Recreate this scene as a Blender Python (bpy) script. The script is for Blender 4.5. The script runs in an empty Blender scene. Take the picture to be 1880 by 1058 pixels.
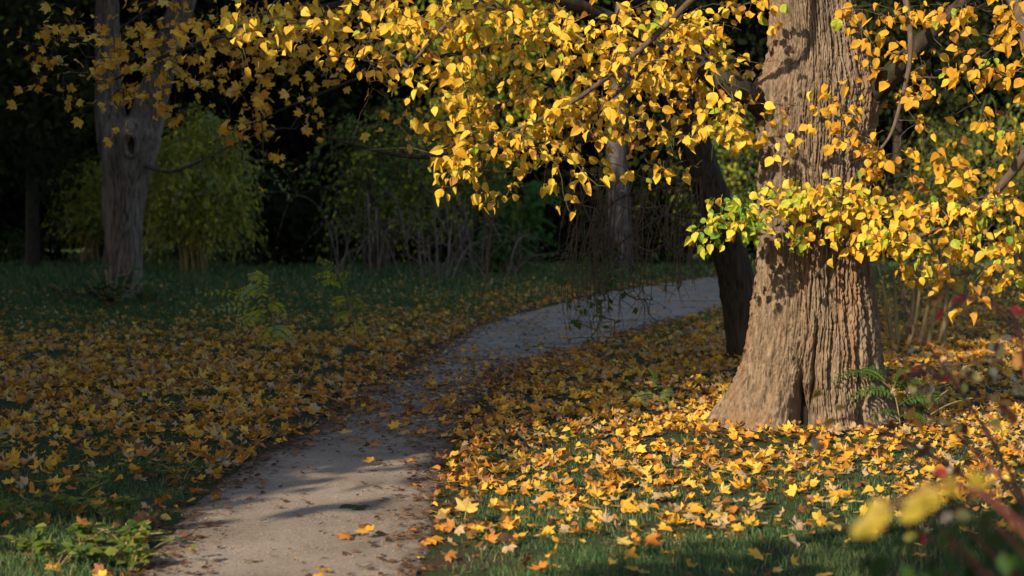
import bpy, math
import numpy as np
from mathutils import Matrix

S = bpy.context.scene
COL = S.collection
rng = np.random.default_rng(7)
R = math.radians

# ------------------------------------------------------------------ camera, sky, sun, exposure
CAMH, FPX, HOR = 1.8, 3133.0, 400.0
TH = math.atan((529 - HOR) / FPX)
cd = bpy.data.cameras.new('camera'); cam = bpy.data.objects.new('camera', cd); COL.objects.link(cam)
cam.location = (0, 0, CAMH); cam.rotation_euler = (R(90) - TH, 0, 0)
cd.sensor_width = 36; cd.lens = 36 * FPX / 1880; cd.clip_end = 2000; cd.clip_start = 0.1
cd.dof.use_dof = True; cd.dof.focus_distance = 13.6; cd.dof.aperture_fstop = 2.2
S.camera = cam
SUN_AZ, SUN_EL = R(38), R(25)           # light travels 38 deg right of forward, sun 25 deg high behind left
w = bpy.data.worlds.new('World'); S.world = w; w.use_nodes = True
nt = w.node_tree; bg = nt.nodes['Background']
sky = nt.nodes.new('ShaderNodeTexSky'); sky.sky_type = 'NISHITA'; sky.sun_disc = False
sky.sun_elevation = SUN_EL; sky.sun_rotation = R(180) + SUN_AZ
nt.links.new(sky.outputs[0], bg.inputs[0]); bg.inputs[1].default_value = 0.128
sl = bpy.data.lights.new('sun', 'SUN'); sun = bpy.data.objects.new('sun', sl); COL.objects.link(sun)
sl.energy = 5.0; sl.angle = R(0.5); sl.color = (1, 0.85, 0.64)
sun.rotation_euler = (R(90) - SUN_EL, 0, -SUN_AZ)
S.view_settings.view_transform = 'Standard'; S.view_settings.look = 'None'
S.view_settings.gamma = 1; S.view_settings.use_curve_mapping = False
S.view_settings.exposure = 0.72
S.cycles.max_bounces = 6; S.cycles.transmission_bounces = 4; S.cycles.use_denoising = True
SUNV = np.array([-math.sin(SUN_AZ) * math.cos(SUN_EL), -math.cos(SUN_AZ) * math.cos(SUN_EL), math.sin(SUN_EL)])
SH = np.array([math.sin(SUN_AZ), math.cos(SUN_AZ)])     # along the light on the ground
PH = np.array([-SH[1], SH[0]])                           # to its left

# ------------------------------------------------------------------ helpers
def P(px, py, d):
    """world point that stands at forward distance d on the sight line of photo pixel px, py"""
    u = (np.asarray(px, float) - 940) / FPX; v = -(np.asarray(py, float) - 529) / FPX
    dy = math.cos(TH) + v * math.sin(TH); dz = -math.sin(TH) + v * math.cos(TH)
    d = np.asarray(d, float)
    return np.stack(np.broadcast_arrays(d * u / dy, d, CAMH + d * dz / dy), -1)
def gd(py):
    v = -(np.asarray(py, float) - 529) / FPX
    return -CAMH * (math.cos(TH) + v * math.sin(TH)) / (-math.sin(TH) + v * math.cos(TH))
def G(px, py):
    return P(px, py, gd(py))
def proj(p):
    p = np.asarray(p, float); q = p - np.array([0, 0, CAMH])
    f = q[..., 1] * math.cos(TH) - q[..., 2] * math.sin(TH)
    up = q[..., 1] * math.sin(TH) + q[..., 2] * math.cos(TH)
    return 940 + FPX * q[..., 0] / f, 529 - FPX * up / f, f

_perm = np.random.default_rng(3).permutation(256); _perm = np.concatenate([_perm, _perm, _perm])
_g3 = np.random.default_rng(4).normal(size=(256, 3)); _g3 /= np.linalg.norm(_g3, axis=1)[:, None]
def noise(x, y, z=0.0):
    x, y, z = np.broadcast_arrays(np.asarray(x, float), np.asarray(y, float), np.asarray(z, float))
    xi, yi, zi = np.floor(x).astype(int), np.floor(y).astype(int), np.floor(z).astype(int)
    xf, yf, zf = x - xi, y - yi, z - zi
    fx, fy, fz = [t * t * t * (t * (t * 6 - 15) + 10) for t in (xf, yf, zf)]
    out = 0
    for a in (0, 1):
        for b in (0, 1):
            for c in (0, 1):
                h = _perm[_perm[_perm[(xi + a) & 255] + ((yi + b) & 255)] + ((zi + c) & 255)]
                g = _g3[h]
                dot = g[..., 0] * (xf - a) + g[..., 1] * (yf - b) + g[..., 2] * (zf - c)
                wgt = (fx if a else 1 - fx) * (fy if b else 1 - fy) * (fz if c else 1 - fz)
                out = out + wgt * dot
    return out * 1.6

def mesh(name, V, F, mat, tone=None, smooth=False):
    V = np.asarray(V, np.float32).reshape(-1, 3)
    if isinstance(F, np.ndarray): F = [F]
    F = [np.asarray(f, np.int32) for f in F if len(f)]
    m = bpy.data.meshes.new(name)
    m.vertices.add(len(V)); m.vertices.foreach_set('co', V.ravel())
    nl = sum(f.size for f in F); npoly = sum(len(f) for f in F)
    m.loops.add(nl); m.polygons.add(npoly)
    m.loops.foreach_set('vertex_index', np.concatenate([f.ravel() for f in F]))
    tot = np.concatenate([np.full(len(f), f.shape[1], np.int32) for f in F])
    st = np.concatenate([[0], np.cumsum(tot)[:-1]]).astype(np.int32)
    m.polygons.foreach_set('loop_start', st); m.polygons.foreach_set('loop_total', tot)
    m.polygons.foreach_set('use_smooth', np.full(npoly, smooth, bool))
    if tone is not None:
        a = m.attributes.new('tone', 'FLOAT', 'POINT'); a.data.foreach_set('value', np.asarray(tone, np.float32))
    m.materials.append(mat); m.update(); m.validate()
    return m
def obj(name, m, parent=None, kind=None):
    o = bpy.data.objects.new(name, m); COL.objects.link(o)
    if parent is not None:
        o.parent = parent; o.location = -np.array(parent.location)
    if kind: o['kind'] = kind
    return o
def tag(o, label=None, cat=None, group=None, kind=None):
    if label: o['label'] = label
    if cat: o['category'] = cat
    if group: o['group'] = group
    if kind: o['kind'] = kind
    return o
def thing(name, label, cat, loc, group=None):
    o = bpy.data.objects.new(name, None); COL.objects.link(o); o.empty_display_size = 0.2
    o.location = [float(c) for c in loc]
    return tag(o, label, cat, group)

def nrm(v): return v / (np.linalg.norm(v, axis=-1, keepdims=True) + 1e-9)
def frames(f, n):
    """rotation matrices with columns (x, f, n): f = leaf length, n = wished face normal"""
    f = nrm(f); x = nrm(np.cross(f, n)); z = np.cross(x, f)
    return np.stack([x, f, z], -1)
def scatter(T, Rm, pos, sc, tone, var=None):
    """T: list of (V, F) templates with equal counts"""
    k = len(pos); V0 = np.stack([t[0] for t in T]); n = V0.shape[1]; F0 = T[0][1]
    var = rng.integers(0, len(T), k) if var is None else var
    V = np.einsum('kij,knj->kni', Rm, V0[var] * np.asarray(sc)[:, None, None]) + pos[:, None, :]
    F = (F0[None] + (np.arange(k) * n)[:, None, None]).reshape(-1, F0.shape[1])
    return V.reshape(-1, 3), F, np.repeat(tone, n)
def tube(pts, rad, sides=6, ends=False):
    pts = np.asarray(pts, float); rad = np.broadcast_to(np.asarray(rad, float), (len(pts),))
    t = nrm(np.gradient(pts, axis=0))
    ref = np.array([0.31, 0.17, 0.93]) if abs(t[:, 2]).mean() < 0.8 else np.array([0.96, 0.21, 0.13])
    a = nrm(np.cross(t, ref)); b = np.cross(t, a)
    ang = np.linspace(0, 2 * np.pi, sides, endpoint=False)
    V = pts[:, None] + rad[:, None, None] * (np.cos(ang)[None, :, None] * a[:, None] + np.sin(ang)[None, :, None] * b[:, None])
    i = np.arange(len(pts) - 1)[:, None] * sides; j = np.arange(sides)[None]; j2 = (j + 1) % sides
    F = np.stack([i + j, i + j2, i + sides + j2, i + sides + j], -1).reshape(-1, 4)
    return V.reshape(-1, 3), F
def join(parts):
    V, F, o = [], [], 0
    for v, f in parts:
        V.append(v); F.append(f + o); o += len(v)
    return np.concatenate(V), np.concatenate(F)
def smooth_line(pts, n=24):
    pts = np.asarray(pts, float); m = len(pts); out = []
    q = np.vstack([2 * pts[0] - pts[1], pts, 2 * pts[-1] - pts[-2]])
    for t in np.linspace(0, m - 1 - 1e-6, n):
        i = int(t); f = t - i; a, b, c, d = q[i], q[i + 1], q[i + 2], q[i + 3]
        out.append(0.5 * (2 * b + (c - a) * f + (2 * a - 5 * b + 4 * c - d) * f * f + (3 * b - a - 3 * c + d) * f ** 3))
    return np.array(out)
def grow(roots, targets, alpha=0.25, sag=0.12, rtip=0.0022, rexp=0.42, seg=0.16):
    """twigs that join every target to the nearest limb or twig; returns (V, F), tip directions"""
    nodes = [np.asarray(r, float) for r in roots]; plen = [0.0] * len(nodes); par = [-1] * len(nodes); cnt = {}
    T = np.asarray(targets, float); n = len(T)
    rp = np.array(nodes); D = np.linalg.norm(T[:, None] - rp[None], axis=2)
    best = D.argmin(1); cost = D.min(1); done = np.zeros(n, bool); edges = []; dirs = np.zeros((n, 3))
    for _ in range(n):
        i = int(np.where(done, 1e9, cost).argmin()); done[i] = True; a = nodes[best[i]]; b = T[i]
        L = np.linalg.norm(b - a); k = max(2, int(L / seg) + 1); t = np.linspace(0, 1, k + 1)[1:, None]
        pts = a + (b - a) * t; pts[:, 2] += (L * sag) * (np.sin(t[:, 0] * np.pi))
        pts[:-1] += rng.normal(0, 0.05 * L / k + 0.004, (k - 1, 3)); p = best[i]; ids = [p]
        new = []
        for q in pts:
            nodes.append(q); plen.append(plen[p] + L / k); par.append(p); p = len(nodes) - 1; ids.append(p); new.append(p)
        edges.append(ids); dirs[i] = pts[-1] - (pts[-2] if k > 1 else a)
        d = np.linalg.norm(T[:, None] - np.array([nodes[q] for q in new])[None], axis=2) + alpha * np.array([plen[q] for q in new])[None]
        m = d.min(1) < cost; best = np.where(m, np.array(new)[d.argmin(1)], best); cost = np.minimum(cost, d.min(1))
    c = np.zeros(len(nodes))
    for e in edges: c[e[-1]] += 1
    for q in range(len(nodes) - 1, -1, -1):
        if par[q] >= 0: c[par[q]] += c[q]
    parts = []
    for e in edges:
        pts = np.array([nodes[q] for q in e]); r = rtip * np.maximum(1, c[e]) ** rexp; r[0] = r[1]
        parts.append(tube(pts, r, 4))
    return join(parts), nrm(dirs)

# ------------------------------------------------------------------ leaf shapes
def linden_leaf(fold, droop, wid=1.0, pet=0.45):
    rows = [(-.02, .10), (.08, .30), (.3, .44), (.56, .40), (.82, .2), (1.03, .01)]
    V = []
    for t, hw in rows:
        z = -droop * max(t, 0) ** 2
        e = fold * hw * 2
        V += [(-hw * wid, pet + t - (.05 if t < 0.1 else 0), z + e + rng.normal(0, .045)), (0, pet + t, z), (hw * wid, pet + t - (.05 if t < .1 else 0), z + e + rng.normal(0, .045))]
    F = []
    for r in range(5):
        a = r * 3
        F += [(a, a + 1, a + 4), (a, a + 4, a + 3), (a + 1, a + 2, a + 5), (a + 1, a + 5, a + 4)]
    n = len(V); V += [(-.018, 0, 0), (.018, 0, 0), (.012, pet, 0), (-.012, pet, 0)]
    F += [(n, n + 1, n + 2), (n, n + 2, n + 3)]
    return np.array(V), np.array(F)
_half = [(0, 1.0), (9, .70), (16, .74), (26, .55), (37, .74), (47, .92), (57, .74), (70, .52), (84, .6), (98, .64), (118, .48), (142, .34), (166, .22)]
def maple_leaf(curl, wob):
    out = [(a, r) for a, r in _half] + [(180, .06)] + [(360 - a, r) for a, r in _half[:0:-1]]
    ph = rng.uniform(0, 6.28, 2); V = [(0, 0, 0)]
    for a, r in out:
        r2 = r * (1 + rng.normal(0, .04)); z = curl * r2 ** 2 + wob * r2 * math.sin(3 * R(a) + ph[0]) + .5 * wob * math.sin(2 * R(a) + ph[1]) * r2
        V.append((math.sin(R(a)) * r2 * .62, math.cos(R(a)) * r2 * .62, z * .62))
    n = len(out); F = [(0, 1 + (i + 1) % n, 1 + i) for i in range(n)]
    m = len(V); b = rng.uniform(-.15, .15)
    V += [(-.012, 0, 0), (.012, 0, 0), (b + .012, -.6, .08), (b - .012, -.6, .08)]
    F += [(m, m + 1, m + 2), (m, m + 2, m + 3)]
    return np.array(V), np.array(F)
def maple_low(curl, wob):
    V = [(0, 0, 0)]; ph = rng.uniform(0, 6.28)
    for a, r in ((0, 1), (26, .56), (47, .92), (70, .52), (98, .64), (140, .36), (180, .06), (220, .36), (262, .64), (290, .52), (313, .92), (334, .56)):
        V.append((math.sin(R(a)) * r * .62, math.cos(R(a)) * r * .62, (curl * r * r + wob * r * math.sin(3 * R(a) + ph)) * .62))
    return np.array(V), np.array([(0, 1 + (i + 1) % 12, 1 + i) for i in range(12)])
def blade_leaf(wid):           # narrow 6-triangle leaf
    V = np.array([(0, 0, 0), (-wid, .35, .05), (0, .4, 0), (wid, .35, .05), (-wid * .7, .7, 0), (wid * .7, .7, 0), (0, 1, -.1)])
    F = np.array([(0, 2, 1), (0, 3, 2), (1, 2, 4), (2, 3, 5), (2, 5, 6), (2, 6, 4)])
    return V, F
LIND = [linden_leaf(f, d, w_) for f, d, w_ in ((.12, .1, 1), (.25, .25, .85), (-.08, .15, 1.05), (.3, .05, .75), (.05, .4, .95), (.5, .3, .8), (.35, -.15, .9), (.6, .5, .9), (.15, .3, 1.15))]
MAPL = [maple_leaf(c, w_) for c, w_ in ((.1, .1), (.35, .15), (-.25, .2), (.5, .25), (.2, .3), (-.1, .12), (.7, .2))]
MLOW = [maple_low(c, w_) for c, w_ in ((.1, .1), (.4, .2), (-.25, .2), (.6, .25))]
BLADE = [blade_leaf(.12), blade_leaf(.16), blade_leaf(.2)]
CRUMB = [blade_leaf(.1), blade_leaf(.2), blade_leaf(.3), blade_leaf(.05)]
OVAL = [blade_leaf(.3), blade_leaf(.36), blade_leaf(.26)]

# ------------------------------------------------------------------ materials
def new_mat(name):
    m = bpy.data.materials.new(name); m.use_nodes = True
    return m, m.node_tree.nodes, m.node_tree.links, m.node_tree.nodes['Principled BSDF']
def ramp(N, stops):
    r = N.new('ShaderNodeValToRGB'); e = r.color_ramp.elements
    while len(e) < len(stops): e.new(0.5)
    for q, (p, c) in zip(e, stops): q.position = p; q.color = (*c, 1)
    return r
def leaf_mat(name, stops, trans=0.35, rough=0.55, spec=0.3, vary=0.5, scale=40):
    m, N, L, b = new_mat(name)
    a = N.new('ShaderNodeAttribute'); a.attribute_name = 'tone'
    no = N.new('ShaderNodeTexNoise'); no.inputs['Scale'].default_value = scale; no.inputs['Detail'].default_value = 3
    ge = N.new('ShaderNodeNewGeometry'); L.new(ge.outputs['Position'], no.inputs['Vector'])
    ma = N.new('ShaderNodeMath'); ma.operation = 'MULTIPLY_ADD'; ma.inputs[1].default_value = .22 * vary; L.new(no.outputs[0], ma.inputs[0])
    sb = N.new('ShaderNodeMath'); sb.operation = 'SUBTRACT'; sb.inputs[1].default_value = .11 * vary
    L.new(a.outputs['Fac'], sb.inputs[0]); L.new(sb.outputs[0], ma.inputs[2])
    r = ramp(N, stops); L.new(ma.outputs[0], r.inputs[0])
    L.new(r.outputs[0], b.inputs['Base Color']); b.inputs['Roughness'].default_value = rough; b.inputs['Specular IOR Level'].default_value = spec
    t = N.new('ShaderNodeBsdfTranslucent'); L.new(r.outputs[0], t.inputs[0])
    mx = N.new('ShaderNodeMixShader'); mx.inputs[0].default_value = trans
    L.new(b.outputs[0], mx.inputs[1]); L.new(t.outputs[0], mx.inputs[2]); L.new(mx.outputs[0], N['Material Output'].inputs[0])
    return m
M_lind = leaf_mat('linden_leaf', [(0, (.16, .065, .02)), (.25, (.46, .21, .02)), (.52, (.60, .34, .025)), (.72, (.70, .47, .055)), (.88, (.36, .38, .03)), (1, (.09, .20, .02))], .3, .55, .2, 1.0)
M_mapl = leaf_mat('maple_leaf', [(0, (.07, .035, .016)), (.2, (.22, .09, .025)), (.42, (.48, .18, .02)), (.65, (.62, .32, .025)), (.85, (.68, .44, .06)), (1, (.40, .27, .14))], .25, .6)
M_green = leaf_mat('green_leaf', [(0, (.012, .02, .008)), (.3, (.028, .055, .014)), (.55, (.05, .11, .02)), (.75, (.15, .17, .025)), (.9, (.42, .38, .022)), (1, (.22, .30, .13))], .35, .6, .1)
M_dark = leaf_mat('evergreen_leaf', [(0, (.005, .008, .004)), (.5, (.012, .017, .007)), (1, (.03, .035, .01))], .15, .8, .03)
M_grass = leaf_mat('grass_blade', [(0, (.018, .04, .016)), (.4, (.044, .10, .03)), (.7, (.088, .13, .036)), (.9, (.17, .16, .06)), (1, (.30, .24, .12))], .25, .6, .25, .3, 4)
M_olive = leaf_mat('olive_leaf', [(0, (.20, .15, .012)), (1, (.34, .25, .02))], .3)
M_snow = leaf_mat('snowberry_leaf', [(0, (.10, .04, .02)), (.3, (.45, .03, .04)), (.5, (.45, .20, .04)), (.7, (.40, .33, .05)), (1, (.48, .40, .28))], .3)

def bark_mat(name, c1, c2, c3, scale=1.0, bump=.25):
    m, N, L, b = new_mat(name)
    tc = N.new('ShaderNodeNewGeometry'); mp = N.new('ShaderNodeMapping'); L.new(tc.outputs['Position'], mp.inputs[0])
    mp.inputs['Scale'].default_value = (scale, scale, scale * .16)
    n1 = N.new('ShaderNodeTexNoise'); n1.inputs['Scale'].default_value = 30; n1.inputs['Detail'].default_value = 8; n1.inputs['Roughness'].default_value = .7; L.new(mp.outputs[0], n1.inputs[0])
    n2 = N.new('ShaderNodeTexNoise'); n2.inputs['Scale'].default_value = 4; n2.inputs['Detail'].default_value = 4; L.new(mp.outputs[0], n2.inputs[0])
    r1 = ramp(N, [(.36, c1), (.62, c2)]); L.new(n1.outputs[0], r1.inputs[0])
    mx = N.new('ShaderNodeMix'); mx.data_type = 'RGBA'; L.new(r1.outputs[0], mx.inputs[6]); mx.inputs[7].default_value = (*c3, 1)
    rr = ramp(N, [(.52, (0, 0, 0)), (.72, (.75, .75, .75))]); L.new(n2.outputs[0], rr.inputs[0]); L.new(rr.outputs[0], mx.inputs[0])
    L.new(mx.outputs[2], b.inputs['Base Color']); b.inputs['Roughness'].default_value = .9; b.inputs['Specular IOR Level'].default_value = .15
    bu = N.new('ShaderNodeBump'); bu.inputs['Strength'].default_value = bump; bu.inputs['Distance'].default_value = .02
    L.new(n1.outputs[0], bu.inputs['Height']); L.new(bu.outputs[0], b.inputs['Normal'])
    return m
M_bark = bark_mat('linden_bark', (.07, .048, .031), (.245, .178, .118), (.20, .11, .055), 1, 1)
M_bark2 = bark_mat('maple_bark', (.016, .012, .009), (.055, .042, .028), (.035, .038, .02), .8, .9)
M_bark3 = bark_mat('grey_bark', (.028, .021, .016), (.18, .135, .105), (.24, .20, .165), .6, .9)
M_pale = bark_mat('pale_bark', (.04, .034, .03), (.15, .13, .115), (.03, .026, .02), .3)
M_twig = bark_mat('twig_bark', (.05, .035, .025), (.12, .085, .06), (.09, .07, .05))
M_red = bark_mat('red_twig', (.10, .03, .025), (.2, .07, .05), (.12, .07, .04))
M_stem = bark_mat('cane_bark', (.14, .10, .045), (.26, .2, .09), (.16, .12, .06))

def ground_mat():
    m, N, L, b = new_mat('soil_and_moss')
    g = N.new('ShaderNodeNewGeometry')
    n = N.new('ShaderNodeTexNoise'); n.inputs['Scale'].default_value = 2.2; n.inputs['Detail'].default_value = 9; L.new(g.outputs['Position'], n.inputs[0])
    r = ramp(N, [(.35, (.055, .04, .025)), (.5, (.035, .045, .018)), (.65, (.03, .055, .018))]); L.new(n.outputs[0], r.inputs[0])
    n2 = N.new('ShaderNodeTexNoise'); n2.inputs['Scale'].default_value = 45; n2.inputs['Detail'].default_value = 6; L.new(g.outputs['Position'], n2.inputs[0])
    bu = N.new('ShaderNodeBump'); bu.inputs['Distance'].default_value = .03; bu.inputs['Strength'].default_value = .8; L.new(n2.outputs[0], bu.inputs['Height'])
    L.new(r.outputs[0], b.inputs['Base Color']); L.new(bu.outputs[0], b.inputs['Normal']); b.inputs['Roughness'].default_value = .95; b.inputs['Specular IOR Level'].default_value = .1
    return m
def path_mat():
    m, N, L, b = new_mat('fine_gravel')
    g = N.new('ShaderNodeNewGeometry')
    n = N.new('ShaderNodeTexNoise'); n.inputs['Scale'].default_value = 1.1; n.inputs['Detail'].default_value = 8; n.inputs['Roughness'].default_value = .6; L.new(g.outputs['Position'], n.inputs[0])
    r = ramp(N, [(.3, (.19, .148, .11)), (.55, (.32, .255, .195)), (.75, (.40, .325, .25))]); L.new(n.outputs[0], r.inputs[0])
    v = N.new('ShaderNodeTexNoise'); v.inputs['Scale'].default_value = 75; v.inputs['Detail'].default_value = 5; v.inputs['Roughness'].default_value = .8; L.new(g.outputs['Position'], v.inputs[0])
    r2 = ramp(N, [(.34, (.45, .43, .42)), (.55, (1, 1, 1)), (.72, (1.25, 1.22, 1.18))]); L.new(v.outputs[0], r2.inputs[0])
    mx = N.new('ShaderNodeMix'); mx.data_type = 'RGBA'; mx.blend_type = 'MULTIPLY'; mx.inputs[0].default_value = 1
    L.new(r.outputs[0], mx.inputs[6]); L.new(r2.outputs[0], mx.inputs[7])
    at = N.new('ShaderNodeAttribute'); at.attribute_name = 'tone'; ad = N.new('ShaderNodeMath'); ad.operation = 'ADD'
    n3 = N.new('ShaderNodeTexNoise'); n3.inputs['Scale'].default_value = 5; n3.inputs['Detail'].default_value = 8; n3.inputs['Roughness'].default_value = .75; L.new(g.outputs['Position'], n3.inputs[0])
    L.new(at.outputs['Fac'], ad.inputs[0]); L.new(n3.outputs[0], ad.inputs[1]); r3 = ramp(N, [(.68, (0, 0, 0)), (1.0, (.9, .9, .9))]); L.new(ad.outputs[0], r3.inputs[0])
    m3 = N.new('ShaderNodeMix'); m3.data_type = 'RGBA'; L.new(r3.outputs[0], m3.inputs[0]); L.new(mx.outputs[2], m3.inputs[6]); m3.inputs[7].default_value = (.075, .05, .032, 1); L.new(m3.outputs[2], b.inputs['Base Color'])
    bu = N.new('ShaderNodeBump'); bu.inputs['Distance'].default_value = .012; bu.inputs['Strength'].default_value = .7; L.new(v.outputs[0], bu.inputs['Height'])
    L.new(bu.outputs[0], b.inputs['Normal']); b.inputs['Roughness'].default_value = .92; b.inputs['Specular IOR Level'].default_value = .2
    return m
M_ground, M_path = ground_mat(), path_mat()

# ------------------------------------------------------------------ ground and path
EDGE = [(1058, 255, 778), (1000, 290, 792), (950, 322, 800), (900, 385, 812), (850, 450, 825), (800, 548, 848), (750, 630, 868), (700, 695, 915),
        (670, 745, 975), (650, 780, 1045), (620, 835, 1135), (600, 868, 1200), (580, 935, 1275), (560, 1015, 1350), (540, 1095, 1420), (522, 1205, 1500), (510, 1290, 1580)]
_d = np.array([float(gd(e[0])) for e in EDGE])
_l = np.array([G(e[1], e[0])[0] for e in EDGE]); _r = np.array([G(e[2], e[0])[0] for e in EDGE])
ED = np.concatenate([[2], _d, [54.5, 57, 60]]); EL = np.concatenate([[-1.6], _l, [9.5, 14, 22]]); ER = np.concatenate([[-.1], _r, [14.5, 20, 30]])
def path_lr(y): return np.interp(y, ED, EL), np.interp(y, ED, ER)
def path_dist(x, y):          # >0 outside, <0 inside
    l, r = path_lr(y); d = np.maximum(l - x, x - r)
    return np.where(y > 62, 5.0, d)
TREE = np.array([P(1490, 790, 14.35)[0], 14.35])
def hgt(x, y):
    q = np.clip(path_dist(x, y) / 1.2, 0, 1)
    h = q * (.05 + .06 * noise(x / 2.6, y / 2.6, .3) + .02 * noise(x / .7, y / .7, 5.1))
    r = np.hypot(x - TREE[0], y - TREE[1])
    return h + .015 * np.exp(-(r / 1.1) ** 2)
xs = np.concatenate([-np.geomspace(500, 26, 22), np.arange(-24, 24.01, .22), np.geomspace(26, 500, 22)])
ys = np.concatenate([-np.geomspace(300, 6, 14), np.arange(-4, 50, .22), np.geomspace(51, 900, 44)])
X, Y = np.meshgrid(xs, ys); nx, ny = len(xs), len(ys)
V = np.stack([X, Y, hgt(X, Y)], -1)
i = (np.arange(ny - 1)[:, None] * nx + np.arange(nx - 1)[None]).ravel()
o = obj('ground', mesh('ground', V, np.stack([i, i + 1, i + nx + 1, i + nx], -1), M_ground, smooth=True)); tag(o, kind='structure')
yy = np.concatenate([np.arange(2.2, 26, .07), np.arange(26, 59.5, .2)]); na = 41
l, r = path_lr(yy)
l = l + .07 * noise(yy * 2.3, 0, 1.7) + .05 * noise(yy * 7, 3.1); r = r + .07 * noise(yy * 2.1, 9.7) + .05 * noise(yy * 6.3, 5.5)
t = np.linspace(0, 1, na)
PX = l[:, None] * (1 - t) + r[:, None] * t; PY = np.repeat(yy[:, None], na, 1)
PZ = hgt(PX, PY) * .3 + .006 + .009 * noise(PX * 1.5, PY * 1.5, 2) + .003 * noise(PX * 9, PY * 9, 2)
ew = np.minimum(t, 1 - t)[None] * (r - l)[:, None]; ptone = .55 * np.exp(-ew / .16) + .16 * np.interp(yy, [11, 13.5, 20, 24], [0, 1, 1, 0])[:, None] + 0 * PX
PZ[:, 0] -= .03; PZ[:, -1] -= .03
i = (np.arange(len(yy) - 1)[:, None] * na + np.arange(na - 1)[None]).ravel()
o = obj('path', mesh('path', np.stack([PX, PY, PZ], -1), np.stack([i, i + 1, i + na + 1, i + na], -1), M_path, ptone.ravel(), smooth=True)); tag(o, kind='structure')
# the far pale road that crosses behind the bushes on the right
q = np.array([(18, 118, .05), (120, 108, .05), (120, 128, .05), (18, 140, .05)]); q[:, 2] += .06
o = obj('road', mesh('road', q, np.array([[0, 1, 2, 3]]), M_path)); tag(o, kind='structure')

# ------------------------------------------------------------------ the big linden
def linden_trunk():
    nth = 580
    z = np.concatenate([np.linspace(-.15, 3.9, 410), np.linspace(3.95, 9.5, 24)])
    th = np.linspace(0, 2 * np.pi, nth, endpoint=False); th = th - .5 * np.sin(th + np.pi / 2)      # finer where it shows
    TT, Z = np.meshgrid(th, z)
    zk = [-.15, -.06, .17, .40, .87, 1.33, 1.57, 2.3, 2.73, 2.9, 3.2, 3.66, 5, 9.5]
    rk = [.68, .65, .57, .54, .50, .462, .45, .45, .455, .45, .38, .335, .28, .12]
    ck = [-.03, -.03, -.02, -.01, .02, .01, .01, .01, .01, .02, .02, -.02, -.05, .1]
    Rz = np.interp(Z, zk, rk); cx = np.interp(Z, zk, ck)
    f = np.exp(-(np.maximum(Z, -.1) + .06) / .33)
    lobe = np.zeros_like(TT)
    for a, amp, k in ((188, .50, 9), (232, .18, 22), (282, .18, 26), (322, .10, 30), (345, .24, 14), (20, .2, 14), (62, .15, 14), (108, .2, 12), (150, .16, 14)):
        lobe += amp * np.exp(k * (np.cos(TT - R(a)) - 1))
    rr = Rz + .03 + f * lobe
    # burls where the great limbs leave
    for a, zz, amp, sa, sz in ((200, 2.83, .10, .45, .2), (345, 2.83, .09, .4, .2), (285, 2.2, .02, .5, .3)):
        da = np.angle(np.exp(1j * (TT - R(a)))); rr += amp * np.exp(-(da / sa) ** 2 - ((Z - zz) / sz) ** 2)
    # folds and the hollow at the foot
    wob = .05 * noise(Z * 3, 1.1, 4) + .02 * noise(Z * 11, 2.2, 4)
    def crease(a, z0, z1, dep, wd):
        da = np.angle(np.exp(1j * (TT - R(a) - wob)))
        env = np.clip((Z - z0) / .08, 0, 1) * np.clip((z1 - Z) / .3, 0, 1)
        return dep * env * np.exp(-(da / wd) ** 2)
    rr -= crease(249, -.2, .75, .20, .05) + crease(253, -.2, .46, .46, .18) + crease(262, .25, 1.05, .12, .03) + crease(303, .42, 1.0, .08, .04) + crease(306, -.2, .35, .2, .045)
    rr -= crease(238, .2, 1.4, .03, .03) + crease(276, .1, 1.6, .03, .03) + crease(292, .5, 2.4, .03, .03) + crease(225, -.1, .8, .04, .05) + crease(315, .2, 2.2, .05, .035)
    rr += .07 * np.exp(-(np.angle(np.exp(1j * (TT - R(312)))) / .12) ** 2 - ((Z - .43) / .08) ** 2)
    rr += .035 * np.exp(-(np.angle(np.exp(1j * (TT - R(268)))) / .07) ** 2 - ((Z - .93) / .07) ** 2)
    # bark ridges: tall interlacing plates with sharp fissures
    tw = TT + .35 * f * np.sin(TT - R(200)) * (Z - .2) - .10 * Z * .3
    c, s = np.cos(tw) * .47, np.sin(tw) * .47
    wz = .022 * noise(c * 6, s * 6, Z * 1.6 + 7)
    k = 31
    a1 = noise((c + wz) * k, (s + wz) * k, Z * 1.5)
    a2 = noise((c + wz) * 66, (s - wz) * 66, Z * 5 + 3)
    a3 = noise(c * 95, s * 95, Z * 30)
    a4 = noise(c * 26, s * 26, Z * 17 + 9)
    g1, g2, g4 = np.exp(-(a1 / .24) ** 2), np.exp(-(a2 / .26) ** 2), np.exp(-(a4 / .16) ** 2)
    lowf = noise(c * 4, s * 4, Z * 1.2); plate = noise(c * 13, s * 13, Z * 2.6 + 4)
    amp = np.interp(Z, [-.1, .3, 4, 9], [.8, 1, .8, .5])
    rr += amp * (-.036 * g1 - .022 * g2 - .012 * g4 + .011 * a3 + .014 * plate + .03 * lowf)
    Vx = TREE[0] + cx + rr * np.cos(TT); Vy = TREE[1] + rr * np.sin(TT)
    V = np.stack([Vx, Vy, Z], -1)
    i = (np.arange(len(z) - 1)[:, None] * nth + np.arange(nth)[None]); j = (np.arange(len(z) - 1)[:, None] * nth + (np.arange(nth) + 1)[None] % nth)
    return V, np.stack([i, j, j + nth, i + nth], -1).reshape(-1, 4)
linden = thing('linden_tree', 'massive sunlit linden with deeply furrowed flaring trunk and yellow leaves beside the path', 'tree', (TREE[0], TREE[1], 0))
tv, tf = linden_trunk()
obj('trunk', mesh('trunk', tv, tf, M_bark, smooth=True), linden)

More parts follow.
